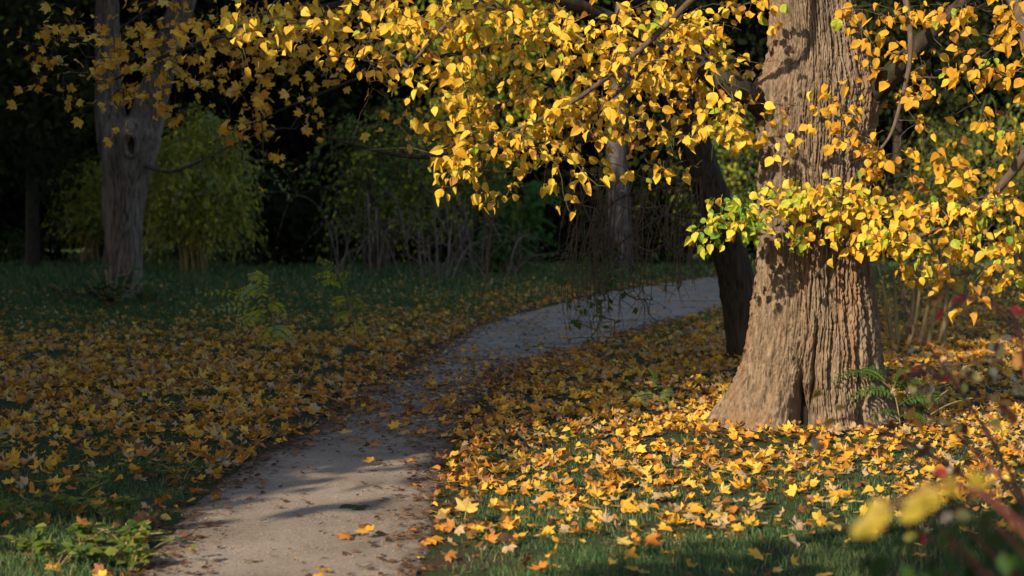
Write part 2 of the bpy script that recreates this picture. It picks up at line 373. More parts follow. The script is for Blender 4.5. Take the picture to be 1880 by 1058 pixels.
M_hollow_shade = bark_mat('hollow_shade', (.008, .006, .005), (.02, .015, .01), (.012, .008, .006))  # near-black strip in the crease, deep shade of the hollow put into its colour
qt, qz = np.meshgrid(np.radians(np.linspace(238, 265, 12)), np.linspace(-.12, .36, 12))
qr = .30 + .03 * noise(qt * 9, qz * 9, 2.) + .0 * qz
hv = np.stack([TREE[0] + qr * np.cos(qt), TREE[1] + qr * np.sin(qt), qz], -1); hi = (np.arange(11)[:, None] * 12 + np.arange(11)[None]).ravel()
obj('hollow', mesh('hollow', hv, np.stack([hi, hi + 1, hi + 13, hi + 12], -1), M_hollow_shade, smooth=True), linden)

def limb(pp, r0, r1, n=40, sides=12, knob=.12):
    pts = smooth_line([P(*q) for q in pp], n)
    pts += .04 * np.stack([noise(np.linspace(0, 5, n), k * 7.3, 1) for k in range(3)], -1) * np.linspace(0, 1, n)[:, None]
    rad = np.linspace(r0 ** .6, r1 ** .6, n) ** (1 / .6)
    rad[:6] *= np.linspace(1.6, 1, 6)
    rad = rad * (1 + knob * noise(np.linspace(0, 9, n), 3.3))
    return pts, rad
LIMBS = [
    ([(1450, 230, 14.5), (1395, 190, 14.2), (1330, 150, 13.9), (1240, 95, 14.5), (1130, 40, 14.3), (1000, -10, 13.7), (850, -50, 13.3), (690, -60, 13.1), (540, -30, 13.1)], .13, .018),
    ([(1540, 230, 14.5), (1600, 180, 14.2), (1650, 120, 13.8), (1720, 50, 13.7), (1800, -30, 13.5), (1900, -120, 13.0)], .12, .03),
    ([(1480, -200, 14.5), (1380, -170, 13.9), (1220, -110, 14.5), (1020, -60, 13.7), (860, 10, 13.1), (760, 110, 12.8)], .09, .012),
    ([(1500, -240, 14.5), (1620, -200, 13.9), (1760, -120, 13.5), (1870, 20, 13.0), (1900, 160, 12.8), (1890, 270, 12.8)], .09, .02),
    ([(1890, 270, 12.8), (1840, 340, 13.0), (1790, 385, 13.3), (1720, 420, 13.5), (1650, 445, 13.7), (1600, 470, 13.8)], .04, .012),
    ([(1490, -220, 14.3), (1440, -160, 13.7), (1330, -60, 13.0), (1210, 60, 13.5), (1090, 160, 13.1), (960, 230, 12.9), (860, 270, 12.8)], .05, .008),
    ([(1530, -200, 14.3), (1600, -120, 13.7), (1660, -10, 13.4), (1670, 120, 13.2), (1640, 230, 13.2), (1590, 310, 13.3)], .045, .008),
    ([(1240, 95, 14.5), (1180, 130, 14.3), (1100, 200, 13.9), (1020, 270, 13.7), (1000, 320, 13.6)], .03, .006),
    ([(1500, 420, 14.3), (1490, 405, 13.95), (1450, 400, 14.0), (1380, 400, 13.9), (1300, 420, 13.8)], .016, .005),
    ([(1520, 430, 14.3), (1560, 405, 13.9), (1620, 395, 13.9), (1700, 400, 13.8), (1800, 430, 13.6)], .016, .005),
]
lind_nodes = []
for pp, r0, r1 in LIMBS:
    pts, rad = limb(pp, r0, r1)
    v, f = tube(pts, rad, 14 if r0 > .06 else 8)
    obj('branch', mesh('branch', v, f, M_bark2 if r0 > .1 else M_twig, smooth=True), linden)
    lind_nodes.append(pts[4:])
lind_nodes = np.concatenate(lind_nodes)

def grid_sample(cols, rows, A, n):
    """n points in photo pixels drawn from a coarse table of how thick the foliage hangs"""
    A = np.asarray(A, float); p = (A / A.sum()).ravel(); k = rng.choice(A.size, n, p=p)
    dx = cols[1] - cols[0]; dy = rows[1] - rows[0]
    return np.asarray(cols)[k % len(cols)] + rng.uniform(-.55, .55, n) * dx, np.asarray(rows)[k // len(cols)] + rng.uniform(-.55, .55, n) * dy
LC = np.arange(360, 1881, 80); LR = np.arange(25, 580, 50)
LA = [  # x 360 .. 1880
    [3, 4, 4, 6, 7, 8, 9, 8, 7, 7, 7, 8, 8, 3, 1, 7, 9, 9, 9, 8],
    [2, 3, 3, 4, 5, 7, 7, 6, 5, 6, 8, 8, 8, 3, .5, 5, 8, 8, 8, 8],
    [0, 1, 1, 1, 2, 6, 7, 6, 5, 6, 7, 8, 7, 2, 1, 4, 7, 7, 7, 7],
    [0, 0, 0, 0, 2, 6, 7, 6, 7, 8, 7, 8, 6, 3, 1, 3, 7, 6, 7, 7],
    [0, 0, 0, 0, 0, 2, 6, 8, 9, 9, 7, 5, 5, 3, 4, 6, 7, 7, 6, 6],
    [0, 0, 0, 0, 0, 0, 5, 4, 6, 5, 5, 3, 1, 3, 3.5, 5, 7, 6, 5, 5],
    [0, 0, 0, 0, 0, 0, 3.5, 3, .6, 2, .6, 2, 0, 1, 1, 3.5, 6, 6, 6, 5],
    [0, 0, 0, 0, 0, 0, .6, 1, 0, .7, 0, 0, 0, 0, 1, 4, 5, 5, 5, 5],
    [0] * 15 + [2, 4, 4, 3, 4],
    [0] * 16 + [3, 4, 3, 3],
    [0] * 16 + [2, 2, 2, 3],
    [0] * 18 + [2, 3],
]
def clumps(px, py, d, lo, hi, spread):
    """leaf clumps: each point gets a few leaves"""
    k = rng.integers(lo, hi + 1, len(px)); idx = np.repeat(np.arange(len(px)), k)
    return idx
def hang(pos, tip, size, tone, T, sunk=.75, droop=1.0):
    n = len(pos); f = np.stack([rng.normal(-.1, .75, n), rng.normal(-.1, .6, n), -np.abs(rng.normal(.75, .45, n)) * droop], -1) + .5 * tip
    nn = sunk * SUNV[None] + np.array([0, -.2, .35]) + rng.normal(0, .58, (n, 3))
    return frames(f, nn)
def leaf_parts(name, parent, T, mat, Rm, pos, sc, tone, limit=300, keep=None):
    """the `limit` leaves that show largest as parts of their own, the rest as one mass"""
    px, py, f = proj(pos); vis = (px > -5) & (px < 1885) & (py > -5) & (py < 1063)
    area = sc / f * np.where(vis, 1, 0) * rng.uniform(.85, 1.15, len(pos))
    if keep is not None: area = area * keep
    top = np.argsort(-area)[:limit]; top = top[area[top] > 0]
    rest = np.ones(len(pos), bool); rest[top] = False
    lib = {}; base = np.array(parent.location)
    for q in top:
        tb = round(float(tone[q]) * 10) / 10; v = int(rng.integers(0, len(T))); key = (v, tb)
        if key not in lib: lib[key] = mesh(name, T[v][0], T[v][1], mat, np.full(len(T[v][0]), tb))
        o = bpy.data.objects.new(name, lib[key]); COL.objects.link(o); o.parent = parent
        M = np.eye(4); M[:3, :3] = Rm[q] * sc[q]; M[:3, 3] = pos[q] - base
        o.matrix_local = Matrix(M.tolist())
    if rest.any():
        v, f, tn = scatter(T, Rm[rest], pos[rest], sc[rest], tone[rest])
        obj('foliage', mesh('foliage', v, f, mat, tn), parent, 'stuff')

# leaf clumps of the main canopy
LA = np.array(LA, float); LA[:, 15:] *= .47; LA[:, 13:15] *= .6
cx, cy = grid_sample(LC, LR, LA, 720)
cdp = np.interp(cx, [360, 700, 1000, 1300, 1400, 1500, 1600, 1880], [12.4, 12.8, 13.5, 14.2, 13.5, 13.4, 13.5, 13.0]) + rng.normal(0, .5, len(cx))
cdp = np.where((cx > 1390) & (cx < 1610), np.minimum(cdp, 13.85), cdp)
# clusters the photograph shows hanging clear of the rest
EX = [(830, 345, 12.9, 4), (800, 342, 12.9, 2), (880, 345, 12.9, 4), (890, 372, 12.9, 2), (1005, 350, 13.6, 4), (1040, 345, 13.6, 4), (1050, 325, 13.6, 3), (1172, 322, 13.8, 3), (1215, 335, 13.8, 2),
      (690, 60, 12.9, 3), (685, 95, 12.9, 2), (632, 120, 12.9, 2), (850, 265, 12.8, 5), (845, 300, 12.8, 4), (865, 240, 12.8, 4), (1105, 200, 13.3, 5), (1160, 165, 13.3, 4), (925, 80, 12.9, 1), (965, 45, 12.9, 1), (950, 65, 12.9, 1)]
cx = np.concatenate([cx, [e[0] for e in EX]]); cy = np.concatenate([cy, [e[1] for e in EX]]); cdp = np.concatenate([cdp, [e[2] for e in EX]])
kn = np.concatenate([rng.integers(2, 6, 720), [e[3] for e in EX]]).astype(int)
# yellow-green shoot low on the trunk, and smaller leaves right of it
gx, gy = grid_sample(np.arange(1280, 1601, 40), np.arange(350, 451, 33), [[0, 0, 2, 6, 5, 7, 7, 6, 5], [0, 3, 5, 9, 9, 8, 7, 6, 5], [3, 4, 5, 7, 6, 4, 4, 5, 5], [4, 4, 2, 1, 1, 0, 1, 2, 3]], 95)
NH = 64
hx, hy = grid_sample(np.arange(1600, 1881, 40), np.arange(380, 521, 35), np.array([[4, 5, 5, 5, 4, 4, 4, 4], [5, 6, 6, 5, 5, 4, 4, 4], [5, 6, 5, 5, 4, 3, 3, 3], [4, 4, 3, 2, 2, 2, 3, 3], [2, 2, 1, 1, 1, 2, 3, 4]]), NH)
SX = np.concatenate([gx, hx]); SY = np.concatenate([gy, hy]); SD = np.concatenate([rng.uniform(13.15, 13.75, 95), rng.uniform(12.6, 13.6, NH)])
clump_pos = np.concatenate([P(cx, cy, cdp), P(SX, SY, SD)])
kn = np.concatenate([kn, rng.integers(3, 7, 95 + NH)]); small = np.concatenate([np.zeros(len(cx)), np.ones(95 + NH)])
(tv, tf), tips = grow(lind_nodes, clump_pos, .2, .06)
obj('twigs', mesh('twigs', tv, tf, M_twig), linden, 'stuff')
bx = np.concatenate([rng.uniform(1540, 1890, 190), rng.uniform(640, 1380, 150)]); by = np.concatenate([rng.uniform(0, 500, 190), rng.uniform(20, 330, 150)]); bd = np.concatenate([rng.uniform(13.4, 14.8, 190), rng.uniform(13.4, 15, 150)])
(tv, tf), _ = grow(np.concatenate([lind_nodes, clump_pos]), P(bx, by, bd), .15, .02, .0018); obj('twigs', mesh('twigs', tv, tf, M_twig), linden, 'stuff')
idx = np.repeat(np.arange(len(clump_pos)), kn); n = len(idx)
lpos = clump_pos[idx] + rng.normal(0, .045, (n, 3)) - tips[idx] * rng.uniform(0, .18, n)[:, None]
Rm = hang(lpos, tips[idx], 1, 0, LIND, 1.05)
lsc = np.where(small[idx] > 0, rng.uniform(.05, .095, n), rng.uniform(.05, .105, n)) * .92
ltone = np.clip(np.where(small[idx] > 0, rng.normal(.76, .12, n), rng.normal(.60, .10, n)), .05, 1)
pxl, pyl, _ = proj(lpos)
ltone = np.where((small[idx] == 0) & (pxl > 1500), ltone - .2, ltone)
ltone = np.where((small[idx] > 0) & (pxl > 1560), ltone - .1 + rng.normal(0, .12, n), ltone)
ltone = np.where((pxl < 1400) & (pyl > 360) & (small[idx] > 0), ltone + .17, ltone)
ltone = np.where(rng.random(n) < .03, .92, ltone); ltone = np.where(rng.random(n) < .05, .12, ltone)
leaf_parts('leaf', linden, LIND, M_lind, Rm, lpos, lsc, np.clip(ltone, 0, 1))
# bare fine twigs hanging among the leaves
# crown above the picture
def blob_crown(c, rad, nb, nl, size, tone, tsd, T, seed, flat=.6):
    g = np.random.default_rng(seed); c = np.asarray(c, float); rad = np.asarray(rad, float)
    u = nrm(g.normal(size=(nb, 3))) * (g.random(nb) ** .4)[:, None]
    bc = c + u * rad * .8; br = g.uniform(.18, .38, nb) * rad.mean()
    k = g.integers(0, nb, nl); dv = nrm(g.normal(size=(nl, 3))) * (g.random(nl) ** .45)[:, None]
    pos = bc[k] + dv * br[k][:, None] * np.array([1, 1, flat])
    f = g.normal(size=(nl, 3)) * .7 + np.array([0, 0, -.6]); nn = g.normal(size=(nl, 3)) * .6 + np.array([0, 0, .7])
    Rm = frames(f, nn); sc = g.uniform(.7, 1.3, nl) * size
    tn = np.clip(g.normal(0, tsd, nl) + (tone + g.normal(0, tsd, nb))[k], 0, 1)
    V0 = np.stack([t[0] for t in T]); var = g.integers(0, len(T), nl)
    return scatter(T, Rm, pos, sc, tn, var)
v, f, tn = blob_crown((TREE[0], TREE[1] + .5, 7.6), (4.2, 4.0, 2.2), 40, 4200, .13, .55, .08, OVAL, 11)
obj('crown', mesh('crown', v, f, M_lind, tn), linden, 'stuff')

# ------------------------------------------------------------------ the dark leaning maple behind it
mb = P(1374, 690, 20.9)
maple = thing('maple_tree', 'slender dark leaning maple in shade behind the big trunk, golden branches reaching left', 'tree', (mb[0], mb[1], 0))
pts = smooth_line([P(1378, 720, 21), P(1366, 620, 20.9), P(1347, 500, 20.8), P(1322, 400, 20.6), P(1286, 300, 20.4), P(1255, 200, 20.2), P(1235, 100, 20), P(1222, 0, 19.9), P(1205, -200, 19.8), P(1190, -450, 19.7)], 120)
rad = np.interp(np.linspace(0, 1, 120), [0, .12, .3, .6, 1], [.27, .215, .215, .205, .12])
v, f = tube(pts, rad, 64)
dv = v - np.repeat(pts, 64, 0); ang = np.tile(np.arange(64), 120) / 64 * 6.283
v = v + nrm(dv) * (.03 * noise(np.cos(ang) * 3, np.sin(ang) * 3, v[:, 2] * 1.5) - .03 * np.abs(noise(np.cos(ang) * 9, np.sin(ang) * 9, v[:, 2] * 3)))[:, None]
obj('trunk', mesh('trunk', v, f, M_bark2, smooth=True), maple)
MLIMB = [
    ([(1262, 225, 20.2), (1160, 240, 20.0), (1010, 265, 19.6), (850, 285, 19.2), (720, 280, 19), (600, 250, 18.8)], .07, .012),
    ([(1222, 0, 19.9), (1010, -20, 19.6), (760, -10, 19.2), (520, 30, 18.8), (330, 90, 18.5), (200, 150, 18.3)], .09, .012),
    ([(1208, -150, 19.8), (950, -110, 19.5), (600, -70, 19), (350, -20, 18.6), (220, 50, 18.4)], .09, .012),
    ([(1240, 120, 20), (1100, 80, 19.8), (900, 90, 19.4), (700, 130, 19), (560, 180, 18.8), (480, 220, 18.7)], .05, .008),
    ([(1318, 395, 20.6), (1270, 400, 20.3), (1225, 395, 19.8), (1180, 420, 19.4), (1130, 450, 19.2), (1090, 500, 19.1)], .03, .006),
    ([(1305, 345, 20.5), (1260, 330, 20), (1200, 350, 19.6), (1140, 360, 19.3), (1100, 400, 19.2)], .03, .006),
]
mnodes = []
for pp, r0, r1 in MLIMB:
    pts, rad = limb(pp, r0, r1)
    v, f = tube(pts, rad, 8); obj('branch', mesh('branch', v, f, M_bark2, smooth=True), maple); mnodes.append(pts[5:])
MC = np.arange(40, 1321, 80); MR = np.arange(25, 290, 50)
MA = [[0, 2, 3, 5, 5, 5, 5, 5, 3, 2, 2, 2, 2, 2, 2, 2, 1], [.3, 3, 5, 6, 5, 5, 4, 4, 2, 1, 1, 2, 2, 2, 2, 2, 1], [.5, 3, 5, 5, 4, 3, 4, 2, 1, 1, 2, 2, 2, 2, 2, 2, 1],
      [1.5, 3, 3, 3, 1.5, 3, 3, 1, 1, 1, 2, 2, 2, 1, 1, 1, 1], [0, .6, 1, .8, .3, 3, 3, 1.5, .3, .5, 1.5, 2, 2, 1, 1, 1, 1], [0, 0, 0, 0, 0, .8, 2, .8, 0, .4, 1, .5, .5, .3, .2, .2, .2]]
cx, cy = grid_sample(MC, MR, MA, 330)
mt = P(cx, cy, np.interp(cx, [0, 600, 1300], [18.3, 18.9, 19.7]) + rng.normal(0, .5, 330))
(tv, tf), tips = grow(np.concatenate(mnodes[:4]), mt, .2, .05, .003)
obj('twigs', mesh('twigs', tv, tf, M_twig), maple, 'stuff')
kn = rng.integers(2, 6, 330); idx = np.repeat(np.arange(330), kn); n = len(idx)
lpos = mt[idx] + rng.normal(0, .08, (n, 3)); Rm = hang(lpos, tips[idx], 1, 0, MAPL, .4)
# the bare drooping branch over the path
cx, cy = grid_sample(np.arange(1060, 1281, 40), np.arange(330, 611, 40), [[1, 2, 2, 3, 3, 2], [2, 3, 3, 4, 3, 2], [2, 4, 4, 4, 3, 2], [2, 4, 5, 4, 3, 1], [1, 4, 5, 4, 2, 0], [1, 4, 4, 3, 2, 0], [1, 3, 4, 3, 2, 0], [1, 2, 2, 2, 1, 0]], 210)
dt = P(cx, cy, rng.uniform(18.9, 19.8, 210))
(tv, tf), dtips = grow(np.concatenate(mnodes[4:]), dt, .1, -.05, .0035)
obj('twigs', mesh('twigs', tv, tf, M_twig), maple, 'stuff')
cur, curp = [], []
for k_ in range(120):
    x0 = rng.uniform(1050, 1290); y0 = rng.uniform(300, 470); y1 = min(y0 + rng.uniform(60, 210), np.interp(x0, [1050, 1180, 1290], [610, 620, 480]) + rng.normal(0, 15)); d_ = rng.uniform(18.9, 19.9); dr = rng.normal(-8, 14)
    q_ = smooth_line([P(x0, y0, d_), P(x0 + dr * .7 + rng.normal(0, 4), (y0 + y1) / 2, d_ + .1), P(x0 + dr + rng.normal(0, 8), y1, d_ + rng.normal(0, .1))], 9); cur.append(tube(q_, np.linspace(.008, .003, 9), 3)); curp.append(q_[5:])
    for m_ in range(3):
        b_ = q_[rng.integers(2, 8)]; e_ = b_ + [rng.normal(0, .14), rng.normal(0, .08), -rng.uniform(.05, .25)]; cur.append(tube(np.array([b_, (b_ + e_) / 2 + [0, 0, .02], e_]), .003, 3)); curp.append(e_[None])
v, f = join(cur); obj('twigs', mesh('twigs', v, f, M_twig), maple, 'stuff')
dt = np.concatenate([dt, np.concatenate(curp)]); cy = proj(dt)[1]
low = cy > 440
dl = dt[low][rng.integers(0, low.sum(), 130)] + rng.normal(0, .02, (130, 3))
dR = hang(dl, np.zeros((130, 3)), 1, 0, OVAL, .3, 1.5)
v, f, tn = scatter(OVAL, dR, dl, rng.uniform(.06, .11, 130), np.full(130, .5)); obj('foliage', mesh('foliage', v, f, M_green, tn), maple, 'stuff')
leaf_parts('leaf', maple, MAPL, M_mapl, Rm, lpos, rng.uniform(.09, .165, n), np.clip(rng.normal(.68, .12, n), .1, .95))
v, f, tn = blob_crown(P(1150, -500, 20), (5, 4, 2.4), 40, 3500, .17, .6, .1, OVAL, 12)
obj('crown', mesh('crown', v, f, M_mapl, tn), maple, 'stuff')

# ------------------------------------------------------------------ the forked tree on the left
fb = G(228, 556); FD = float(fb[1])
fork = thing('forked_tree', 'grey forked tree on the left with an oval knot scar under its fork', 'tree', fb)
def rough_tube(pp, rr, sides, n, amp):
    pts = smooth_line([P(*q) for q in pp], n); rad = np.interp(np.linspace(0, 1, n), np.linspace(0, 1, len(rr)), rr) * FD / FPX
    v, f = tube(pts, rad, sides); dv = nrm(v - np.repeat(pts, sides, 0)); ang = np.tile(np.arange(sides), n) / sides * 6.283
    v = v + dv * amp * (noise(np.cos(ang) * 1.6, np.sin(ang) * 1.6, v[:, 2] * .9) * 1.2 - .5 * np.abs(noise(np.cos(ang) * 7, np.sin(ang) * 7, v[:, 2] * 1.1)))[:, None]
    return v, f
parts = [rough_tube([(224, 580, FD), (224, 540, FD), (225, 490, FD), (227, 420, FD), (229, 350, FD), (232, 300, FD), (238, 250, FD), (241, 225, FD), (240, 212, FD)], [46, 39, 36, 36, 39, 47, 53, 44, 5], 60, 90, .07),
         rough_tube([(225, 330, FD), (212, 270, FD), (203, 215, FD), (199, 160, FD), (198, 90, FD), (196, 0, FD), (192, -120, FD), (190, -300, FD)], [30, 32, 27, 23, 21, 20, 19, 12], 44, 90, .06),
         rough_tube([(235, 330, FD), (252, 270, FD), (270, 215, FD), (286, 160, FD - .2), (305, 100, FD - .4), (330, 20, FD - .7), (370, -120, FD - 1), (400, -300, FD - 1)], [30, 33, 30, 27, 24, 22, 19, 10], 44, 90, .06)]
v, f = join(parts); obj('trunk', mesh('trunk', v, f, M_bark3, smooth=True), fork)
kc = P(240, 268, FD - .74); a = np.linspace(0, 2 * np.pi, 25)[:-1]
ring = np.stack([kc[0] + .125 * np.cos(a), kc[1] + .02 * np.cos(a) ** 2, kc[2] + .225 * np.sin(a) + .02 * np.sin(2 * a)], -1)
ringc = np.vstack([ring, ring[:2]]); v, f = tube(ringc, .055 + .02 * noise(np.arange(26) * .9, 2.2), 8); kn_o = obj('knot', mesh('knot', v, f, M_bark3, smooth=True), fork)
hv = np.vstack([ring * [1, 1, 1] + [0, .03, 0], kc[None] + [0, .12, 0]]); hf = np.array([[i, (i + 1) % 24, 24] for i in range(24)])
obj('hollow', mesh('hollow', hv, hf, M_bark2), kn_o).location = (0, 0, 0)
pts, rad = limb([(270, 305, FD - .4), (310, 316, FD - .6), (360, 300, FD - .9), (410, 275, FD - 1.1), (460, 250, FD - 1.2), (500, 235, FD - 1.3)], .045, .012)
v, f = tube(pts, rad, 6); obj('branch', mesh('branch', v, f, M_twig, smooth=True), fork)
cx = rng.uniform(300, 560, 45); cy = np.interp(cx, [300, 500, 560], [305, 240, 200]) + rng.normal(12, 22, 45)
(tv, tf), _ = grow(pts[5:], P(cx, cy, FD - 1.1 + rng.normal(0, .3, 45)), .2, .03, .006)
obj('twigs', mesh('twigs', tv, tf, M_twig), fork, 'stuff')
v, f, tn = blob_crown(P(300, -330, FD), (7, 6, 4), 50, 6000, .22, .35, .15, OVAL, 13)
obj('crown', mesh('crown', v, f, M_mapl, tn), fork, 'stuff')

# ------------------------------------------------------------------ shrubs and woods behind
def leaf_cloud(pos, size, tone, mat, T, f=None, up=.5):
    n = len(pos); f = rng.normal(0, .6, (n, 3)) + np.array([0, 0, -.7]) if f is None else f
    nn = rng.normal(0, .6, (n, 3)) + up * np.array([0, -.6, .8])
    return scatter(T, frames(f, nn), pos, size, np.clip(tone, 0, 1))
def strand_shrub(name, label, base, hgt_, rx, ry, ns, per, size, tone, tsd, mat, T, stems=14, droop=.8, stem_mat=None, group=None):
    t = thing(name, label, 'shrub', base, group); base = np.asarray(base, float); g = rng; sm = stem_mat or M_stem
    tops = []
    for k in range(stems):
        a = g.uniform(0, 6.283); rr = g.uniform(.1, .6)
        p0 = base + [g.normal(0, .2), g.normal(0, .2), -.05]; p3 = base + [math.cos(a) * rx * rr, math.sin(a) * ry * rr, hgt_ * g.uniform(.5, .9)]
        m1 = p0 * .6 + p3 * .4 + [g.normal(0, .1), g.normal(0, .1), hgt_ * .08]
        pts = smooth_line([p0, m1, p3], 10); v, f = tube(pts, np.linspace(.012 + hgt_ * .007, .008, 10), 5)
        obj('stem', mesh('stem', v, f, sm, smooth=True), t); tops.append(pts[4:])
    tops = np.concatenate(tops); pos, fw, tn, tw = [], [], [], []
    for k in range(ns):
        p0 = tops[g.integers(0, len(tops))]; a = g.uniform(0, 6.283); reach = g.uniform(.25, .75)
        dv = np.array([math.cos(a) * rx, math.sin(a) * ry, 0]) * reach; q = np.linspace(0, 1, per)[:, None]
        rise = hgt_ * g.uniform(.02, .28); L = np.linalg.norm(dv)
        pts = p0 + dv * q + np.array([0, 0, 1]) * (rise * 4 * q * (1 - q) * .6 - droop * L * q ** 2 * g.uniform(.5, 1.3))
        pts[:, 2] = np.maximum(pts[:, 2], .1)
        tw.append(tube(pts[::max(1, per // 5)], .006, 3))
        dd = np.gradient(pts, axis=0); pos.append(pts + g.normal(0, .11, pts.shape)); fw.append(nrm(dd) * .6 + g.normal(0, .55, pts.shape) + [0, 0, -.35]); tn.append(np.full(per, g.normal(tone, tsd)))
    v, f = join(tw); obj('twigs', mesh('twigs', v, f, sm), t, 'stuff')
    pos, fw, tn = np.concatenate(pos), np.concatenate(fw), np.concatenate(tn)
    v, f, tn = leaf_cloud(pos, g.uniform(.6, 1.3, len(pos)) * size, tn + g.normal(0, tsd * .6, len(pos)), mat, T, fw)
    obj('foliage', mesh('foliage', v, f, mat, tn), t, 'stuff')
    return t
strand_shrub('willow_shrub', 'large arching yellow-green shrub with narrow leaves behind the forked tree', G(355, 508), 5.2, 3.0, 1.8, 620, 36, .17, .85, .09, M_green, BLADE, 18, .5)
strand_shrub('willow_shrub', 'narrow-leaved yellowish shrub showing left of the forked trunk', G(165, 490), 4.4, 1.9, 1.5, 300, 32, .17, .84, .09, M_green, BLADE, 9, .5)
strand_shrub('twiggy_shrub', 'wide brownish olive shrub with bare arching twigs in the middle distance', P(700, 492, 55) * [1, 1, 0], 5.6, 3.2, 2.5, 210, 22, .15, .66, .12, M_green, OVAL, 30, .7, M_twig)
strand_shrub('twiggy_shrub', 'sparse olive shrub to the right of the wide brownish one', P(850, 490, 60) * [1, 1, 0], 6.5, 3.2, 2.5, 210, 22, .16, .70, .1, M_green, OVAL, 24, .7, M_twig)
strand_shrub('leafy_shrub', 'bright mid-green bush low under the hanging yellow leaves', P(930, 490, 50) * [1, 1, 0], 2.6, 1.4, 1.2, 90, 20, .2, .5, .06, M_green, OVAL, 9, .9)
strand_shrub('leafy_shrub', 'dark bush showing through between the two front trunks', P(1330, 480, 60) * [1, 1, 0], 6, 3.4, 2.4, 170, 22, .17, .62, .14, M_green, OVAL, 16, .7, M_twig)
strand_shrub('leafy_shrub', 'golden olive bush beyond the linden on the right', P(1730, 470, 48) * [1, 1, 0], 4.6, 2.2, 1.8, 120, 22, .16, .76, .1, M_green, OVAL, 16, .7, M_stem)
strand_shrub('leafy_shrub', 'dim olive bush at the right edge of the picture', P(1890, 460, 52) * [1, 1, 0], 6, 2.2, 2, 150, 22, .16, .68, .1, M_green, OVAL, 16, .7, M_stem)
strand_shrub('leafy_shrub', 'low dark bush at the left edge under the black wood', G(45, 490), 1.5, 1.2, .9, 80, 16, .16, .5, .08, M_green, OVAL, 7, .9)
# cane shrub right of the linden trunk
cs = G(1690, 640)
cane = thing('cane_shrub', 'clump of bare tan stems standing in fallen leaves right of the linden trunk', 'shrub', cs)
for x0, y0, x1, y1, dd in ((1650, 640, 1640, 500, 0), (1662, 650, 1672, 480, .3), (1685, 640, 1740, 470, .1), (1700, 655, 1715, 450, -.2), (1720, 640, 1780, 480, .3), (1672, 635, 1700, 400, .5), (1640, 630, 1610, 480, .4), (1730, 650, 1750, 380, .2), (1655, 660, 1690, 520, -.3)):
    d = cs[1] + dd; pts = smooth_line([P(x0, y0 + 8, d), P((x0 + x1) / 2 + rng.normal(0, 6), (y0 + y1) / 2, d + rng.normal(0, .1)), P(x1, y1, d + rng.normal(0, .2))], 14)
    v, f = tube(pts, np.linspace(.038, .016, 14), 7); obj('stem', mesh('stem', v, f, M_stem, smooth=True), cane)
cx = rng.uniform(1600, 1880, 150); cy = rng.uniform(300, 540, 150); ct = P(cx, cy, cs[1] + rng.normal(0, .7, 150))
(tv, tf), tips = grow([P(q[0], q[1], cs[1]) for q in ((1640, 500), (1672, 480), (1740, 470), (1715, 450), (1780, 480), (1700, 400), (1750, 380))], ct, .2, .03, .004)
obj('twigs', mesh('twigs', tv, tf, M_twig), cane, 'stuff')
idx = rng.integers(0, 150, 420); lp = ct[idx] + rng.normal(0, .1, (420, 3))
v, f, tn = leaf_cloud(lp, rng.uniform(.06, .11, 420), rng.normal(.6, .15, 420), M_lind, OVAL); obj('foliage', mesh('foliage', v, f, M_lind, tn), cane, 'stuff')

# pinnate saplings and the sumac
def frond(base, tip, n, ll, lw, arch=.15, tone=.55, mat=M_green):
    base, tip = np.asarray(base, float), np.asarray(tip, float); L = np.linalg.norm(tip - base); q = np.linspace(0, 1, 10)[:, None]
    pts = base + (tip - base) * q + np.array([0, 0, 1]) * arch * L * 4 * q * (1 - q)
    dv = nrm(np.gradient(pts, axis=0)); k = np.repeat(np.linspace(.18, 1, n), 2); side = np.tile([-1., 1.], n)
    pp = np.stack([np.interp(k, q[:, 0], pts[:, c]) for c in range(3)], -1); d2 = np.stack([np.interp(k, q[:, 0], dv[:, c]) for c in range(3)], -1)
    up = nrm(np.array([[0, -.55, .8]]) + rng.normal(0, .15, (1, 3))); lat = nrm(np.cross(d2, up)) * side[:, None]
    f = lat + .35 * d2 + np.array([0, 0, -.25]) + rng.normal(0, .1, lat.shape)
    sc = ll * (1 - .45 * np.abs(k - .5) * 2) * rng.uniform(.85, 1.1, len(k))
    v, fa, tn = scatter([blade_leaf(lw)], frames(f, np.repeat(up, len(k), 0) + rng.normal(0, .15, lat.shape)), pp, sc, np.full(len(k), tone) + rng.normal(0, .04, len(k)))
    tv, tf = tube(pts, np.linspace(.006, .003, 10), 3)
    tri = np.concatenate([tf[:, [0, 1, 2]], tf[:, [0, 2, 3]]]) + len(v)
    return mesh('frond', np.concatenate([v, tv]), np.concatenate([fa, tri]), mat, np.concatenate([tn, np.full(len(tv), .7)]))
def sapling(name, label, base, stem, fronds, n, ll, lw, tone, rad=.012):
    t = thing(name, label, 'sapling', base); pts = smooth_line(stem, 16); v, f = tube(pts, np.linspace(rad, rad * .4, 16), 5)
    obj('stem', mesh('stem', v, f, M_stem, smooth=True), t)
    for a, b in fronds: obj('frond', frond(a, b, n, ll, lw, .16, tone + rng.normal(0, .04)), t)
    return t
b0 = G(492, 645); d0 = b0[1]
